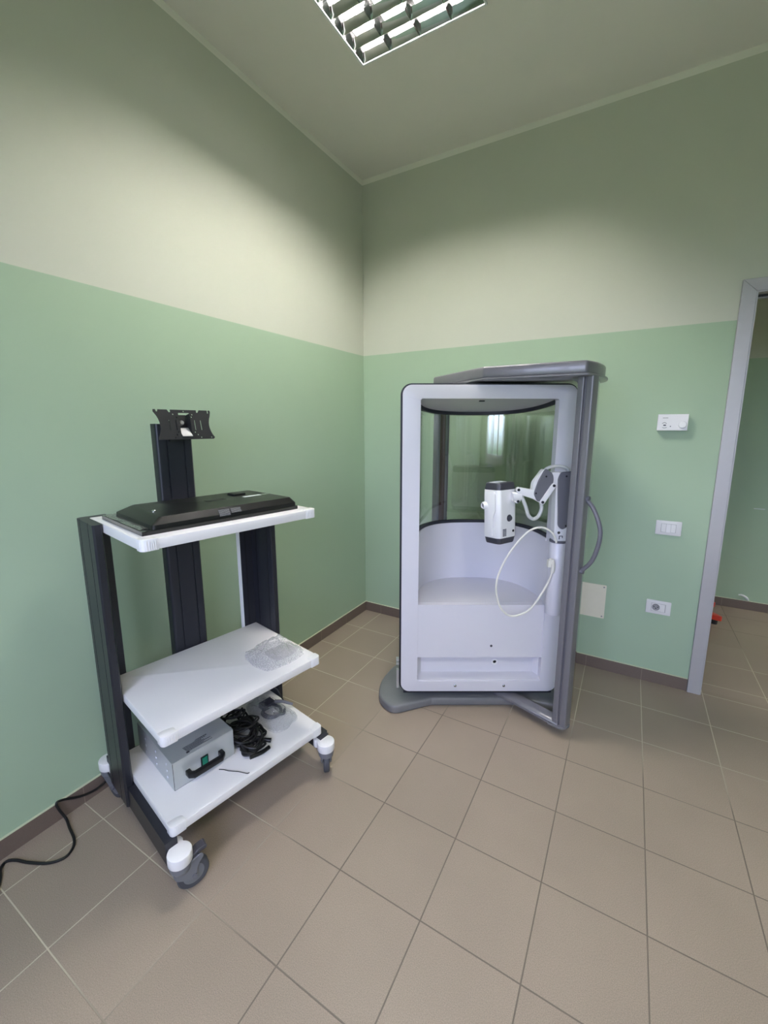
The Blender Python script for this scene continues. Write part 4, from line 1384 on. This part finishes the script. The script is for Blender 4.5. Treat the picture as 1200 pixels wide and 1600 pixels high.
# ------------------------------------------------------------------ black cables in a heap beside the box
t = on_cart('cable_coil', 'heap of coiled black cables beside the instrument box', 'cables', 0.075, 0.06, 0.2125)
def heap(n, seed, rx, ry, cx, cy, zmax, r):
    rg = random.Random(seed)
    pts = []
    for i in range(n * 7):
        a = i / 7 * 2 * PI
        k = 1 + 0.28 * rg.uniform(-1, 1)
        lift = r + abs(math.sin(i * 0.37 + seed)) * zmax * (0.35 + 0.65 * i / (n * 7)) + 0.0003 * i
        pts.append((max(-0.078, min(0.046, cx + rx * k * math.cos(a) + 0.012 * math.sin(i * 0.21))), cy + ry * k * math.sin(a), lift))
    return pts
bm = BM(); tube(bm, heap(7, 1, 0.052, 0.062, -0.028, 0.005, 0.040, 0.0042), 0.0042, 8, per=5); obj('cord', bm, M['cord'], t)
bm = BM(); tube(bm, heap(6, 5, 0.058, 0.045, 0.00, 0.045, 0.055, 0.0038), 0.0038, 8, per=5); obj('cord', bm, M['cord'], t)
bm = BM(); tube(bm, heap(5, 9, 0.040, 0.035, -0.032, -0.058, 0.022, 0.0046), 0.0046, 8, per=5); obj('cord', bm, M['cord'], t)
bm = BM(); tube(bm, heap(4, 12, 0.042, 0.030, 0.030, -0.02, 0.026, 0.0036), 0.0036, 8, per=5); obj('cord', bm, M['cord'], t)
bm = BM(); tube(bm, heap(6, 21, 0.050, 0.050, -0.020, 0.115, 0.075, 0.0042), 0.0042, 8, per=5); obj('cord', bm, M['cord'], t)
bm = BM()
tube(bm, [(-0.066, -0.075, 0.013), (-0.060, -0.04, 0.030), (-0.055, -0.01, 0.035)], lambda q: 0.011 - 0.003 * q, 12)
tube(bm, [(0.040, -0.085, 0.010), (0.022, -0.065, 0.014), (0.005, -0.045, 0.018)], lambda q: 0.009 - 0.004 * q, 12)
tube(bm, [(-0.066, -0.100, 0.009), (-0.020, -0.112, 0.009), (0.015, -0.110, 0.009)], 0.008, 12)
obj('connector', bm, M['blackpl'], t)

# ------------------------------------------------------------------ clear bags
def bag(bm, w, d, h, seed, nx=26, ny=20, taper=0.0):
    g = []
    for i in range(nx + 1):
        row = []
        for j in range(ny + 1):
            a, b = i / nx * 2 - 1, j / ny * 2 - 1
            a, b = a * math.sqrt(1 - 0.36 * b * b), b * math.sqrt(1 - 0.36 * a * a)
            wob = 1 + 0.10 * noise.noise(Vector((a * 1.7, b * 1.7, seed)))
            x = a * w * wob * (1 - taper * 0.25 * (1 + b))
            y = b * d * (1 + 0.12 * noise.noise(Vector((b * 1.9, a * 1.9, seed + 5))))
            env = max(0.0, 1 - abs(a) ** 2.4) ** 0.8 * max(0.0, 1 - abs(b) ** 2.2) ** 0.8
            cr_ = 0.55 + 0.5 * abs(noise.noise(Vector((x * 38, y * 38, seed + 2)))) + 0.55 * noise.noise(Vector((x * 18, y * 18, seed)))
            row.append(bm.verts.new((x, y, 0.0012 + h * env * max(0.12, cr_))))
        g.append(row)
    for i in range(nx):
        for j in range(ny):
            q = [g[i][j], g[i + 1][j], g[i + 1][j + 1], g[i][j + 1]]
            bm.faces.new([q[0], q[1], q[2]])
            bm.faces.new([q[0], q[2], q[3]])
    lo_v = [bm.verts.new((v.co.x, v.co.y, 0.0003)) for v in
            g[0] + [g[i][-1] for i in range(1, nx)] + list(reversed(g[-1])) + [g[i][0] for i in range(nx - 1, 0, -1)]]
    bm.faces.new(lo_v)

t = on_cart('plastic_bag', 'crumpled clear plastic bag lying on the empty middle shelf', 'bag', 0.195, 0.075, 0.5405)
bm = BM(); bag(bm, 0.108, 0.108, 0.070, 3.3); obj('film', bm, M['film'], t, smooth=20)
bm = BM(); bag(bm, 0.060, 0.055, 0.030, 8.1, 16, 14)
for v in bm.verts:
    v.co += Vector((0.030, -0.008, 0.0005))
obj('inner_film', bm, M['film'], t, smooth=20)

t = on_cart('plastic_bag', 'clear plastic bag with dark leads inside on the right end of the lowest shelf', 'bag', 0.216, -0.005, 0.2125)
bm = BM(); bag(bm, 0.080, 0.140, 0.050, 6.4, 26, 24, 0.25); obj('film', bm, M['film2'], t, smooth=20)
bm = BM()
tube(bm, [(0.045 * math.cos(i * 0.9) * (1 - i * 0.012) + 0.005, 0.045 * math.sin(i * 0.9) + 0.0, 0.006 + 0.0006 * i) for i in range(24)], 0.0045, 8, per=4)
box(bm, (-0.015, 0.030, 0.004), (0.045, 0.075, 0.026), 0.006)
tube(bm, [(0.0, -0.02, 0.010), (0.030, -0.05, 0.010), (0.052, -0.03, 0.008)], 0.006, 8)
obj('contents', bm, M['devdark'], t)
bm = BM(); tube(bm, [(-0.082, 0.10, 0.060), (-0.050, 0.11, 0.078), (-0.01, 0.105, 0.085), (0.045, 0.085, 0.078), (0.072, 0.055, 0.060), (0.075, 0.030, 0.034), (0.070, 0.0, 0.028)], 0.0032, 8); obj('lead', bm, M['cord'], t)
bm = BM(); tube(bm, [(0.035, 0.020, 0.034), (0.060, 0.000, 0.030), (0.082, -0.018, 0.018), (0.096, -0.030, 0.010)], lambda q: 0.008 - 0.002 * q, 10); obj('plug', bm, M['cover'], t)

bm = BM()
wv = [(-0.094, 0.116), (-0.082, 0.132), (-0.072, 0.152), (-0.052, 0.180), (-0.040, 0.203), (-0.034, 0.214), (-0.027, 0.216)]
tube(bm, [(u, -v, 0.0015) for u, v in wv], 0.0013, 6, per=4)
o = obj('wire', bm, M['cord'], None, loc=(Matrix.Translation((TX, TY, 0)) @ Vector((0, 0, 0.2125))), rot=(0, 0, TROT))
tag(o, 'thin black wire lying on the front of the lowest shelf before the box', 'wire')

# ------------------------------------------------------------------ black power cord on the floor
bm = BM()
tube(bm, [(0.016, -1.35, 0.0065), (0.017, -1.60, 0.0065), (0.016, -1.85, 0.0065), (0.016, -1.94, 0.018), (0.0155, -1.985, 0.040), (0.0145, -2.05, 0.030), (0.0145, -2.105, 0.045), (0.0145, -2.160, 0.078), (0.016, -2.181, 0.082),
          (0.022, -2.178, 0.055), (0.035, -2.166, 0.012), (0.085, -2.176, 0.0050), (0.150, -2.190, 0.0050), (0.184, -2.212, 0.0050), (0.194, -2.241, 0.0050), (0.167, -2.277, 0.0050),
          (0.107, -2.309, 0.0050), (0.058, -2.328, 0.0050), (0.036, -2.347, 0.0050), (0.050, -2.366, 0.0050), (0.101, -2.386, 0.0050), (0.20, -2.45, 0.0050), (0.24, -2.60, 0.0050)], 0.0045, 10, per=6)
o = obj('power_cord', bm, M['cord'])
tag(o, 'black power cord running along the left skirting and curling over the floor tiles', 'cord')

# ------------------------------------------------------------------ red stand in the hall
t = thing('stand', 'stand with a red plastic star foot poking out past the door casing in the hall', 'stand', (2.265, 1.245, 0))
for k in range(5):
    a = math.radians(-36 + 72 * k)
    R_ = Matrix.Rotation(a, 4, 'Z')
    bm = BM()
    prism(bm, roundpoly([(0.02, -0.034), (0.20, -0.036), (0.268, -0.008), (0.268, 0.008), (0.20, 0.036), (0.02, 0.034)], [0, 0.05, 0.012, 0.012, 0.05, 0], 5), 0.036, 0.072, 'z', bev=0.013, seg=3, mtx=R_, ang=50)
    lg = obj('leg', bm, M['red'], t)
    bm = BM(); cyl(bm, R_ @ Vector((0.222, 0, 0.0)), R_ @ Vector((0.222, 0, 0.038)), 0.020, 0.022, 16); obj('rubber_foot', bm, M['rubber'], lg)
bm = BM(); lathe(bm, [(0.05, 0.036), (0.05, 0.062), (0.03, 0.075), (0.018, 0.08), (0.018, 1.10), (0.01, 1.105)], 24); obj('pole', bm, M['red'], t)
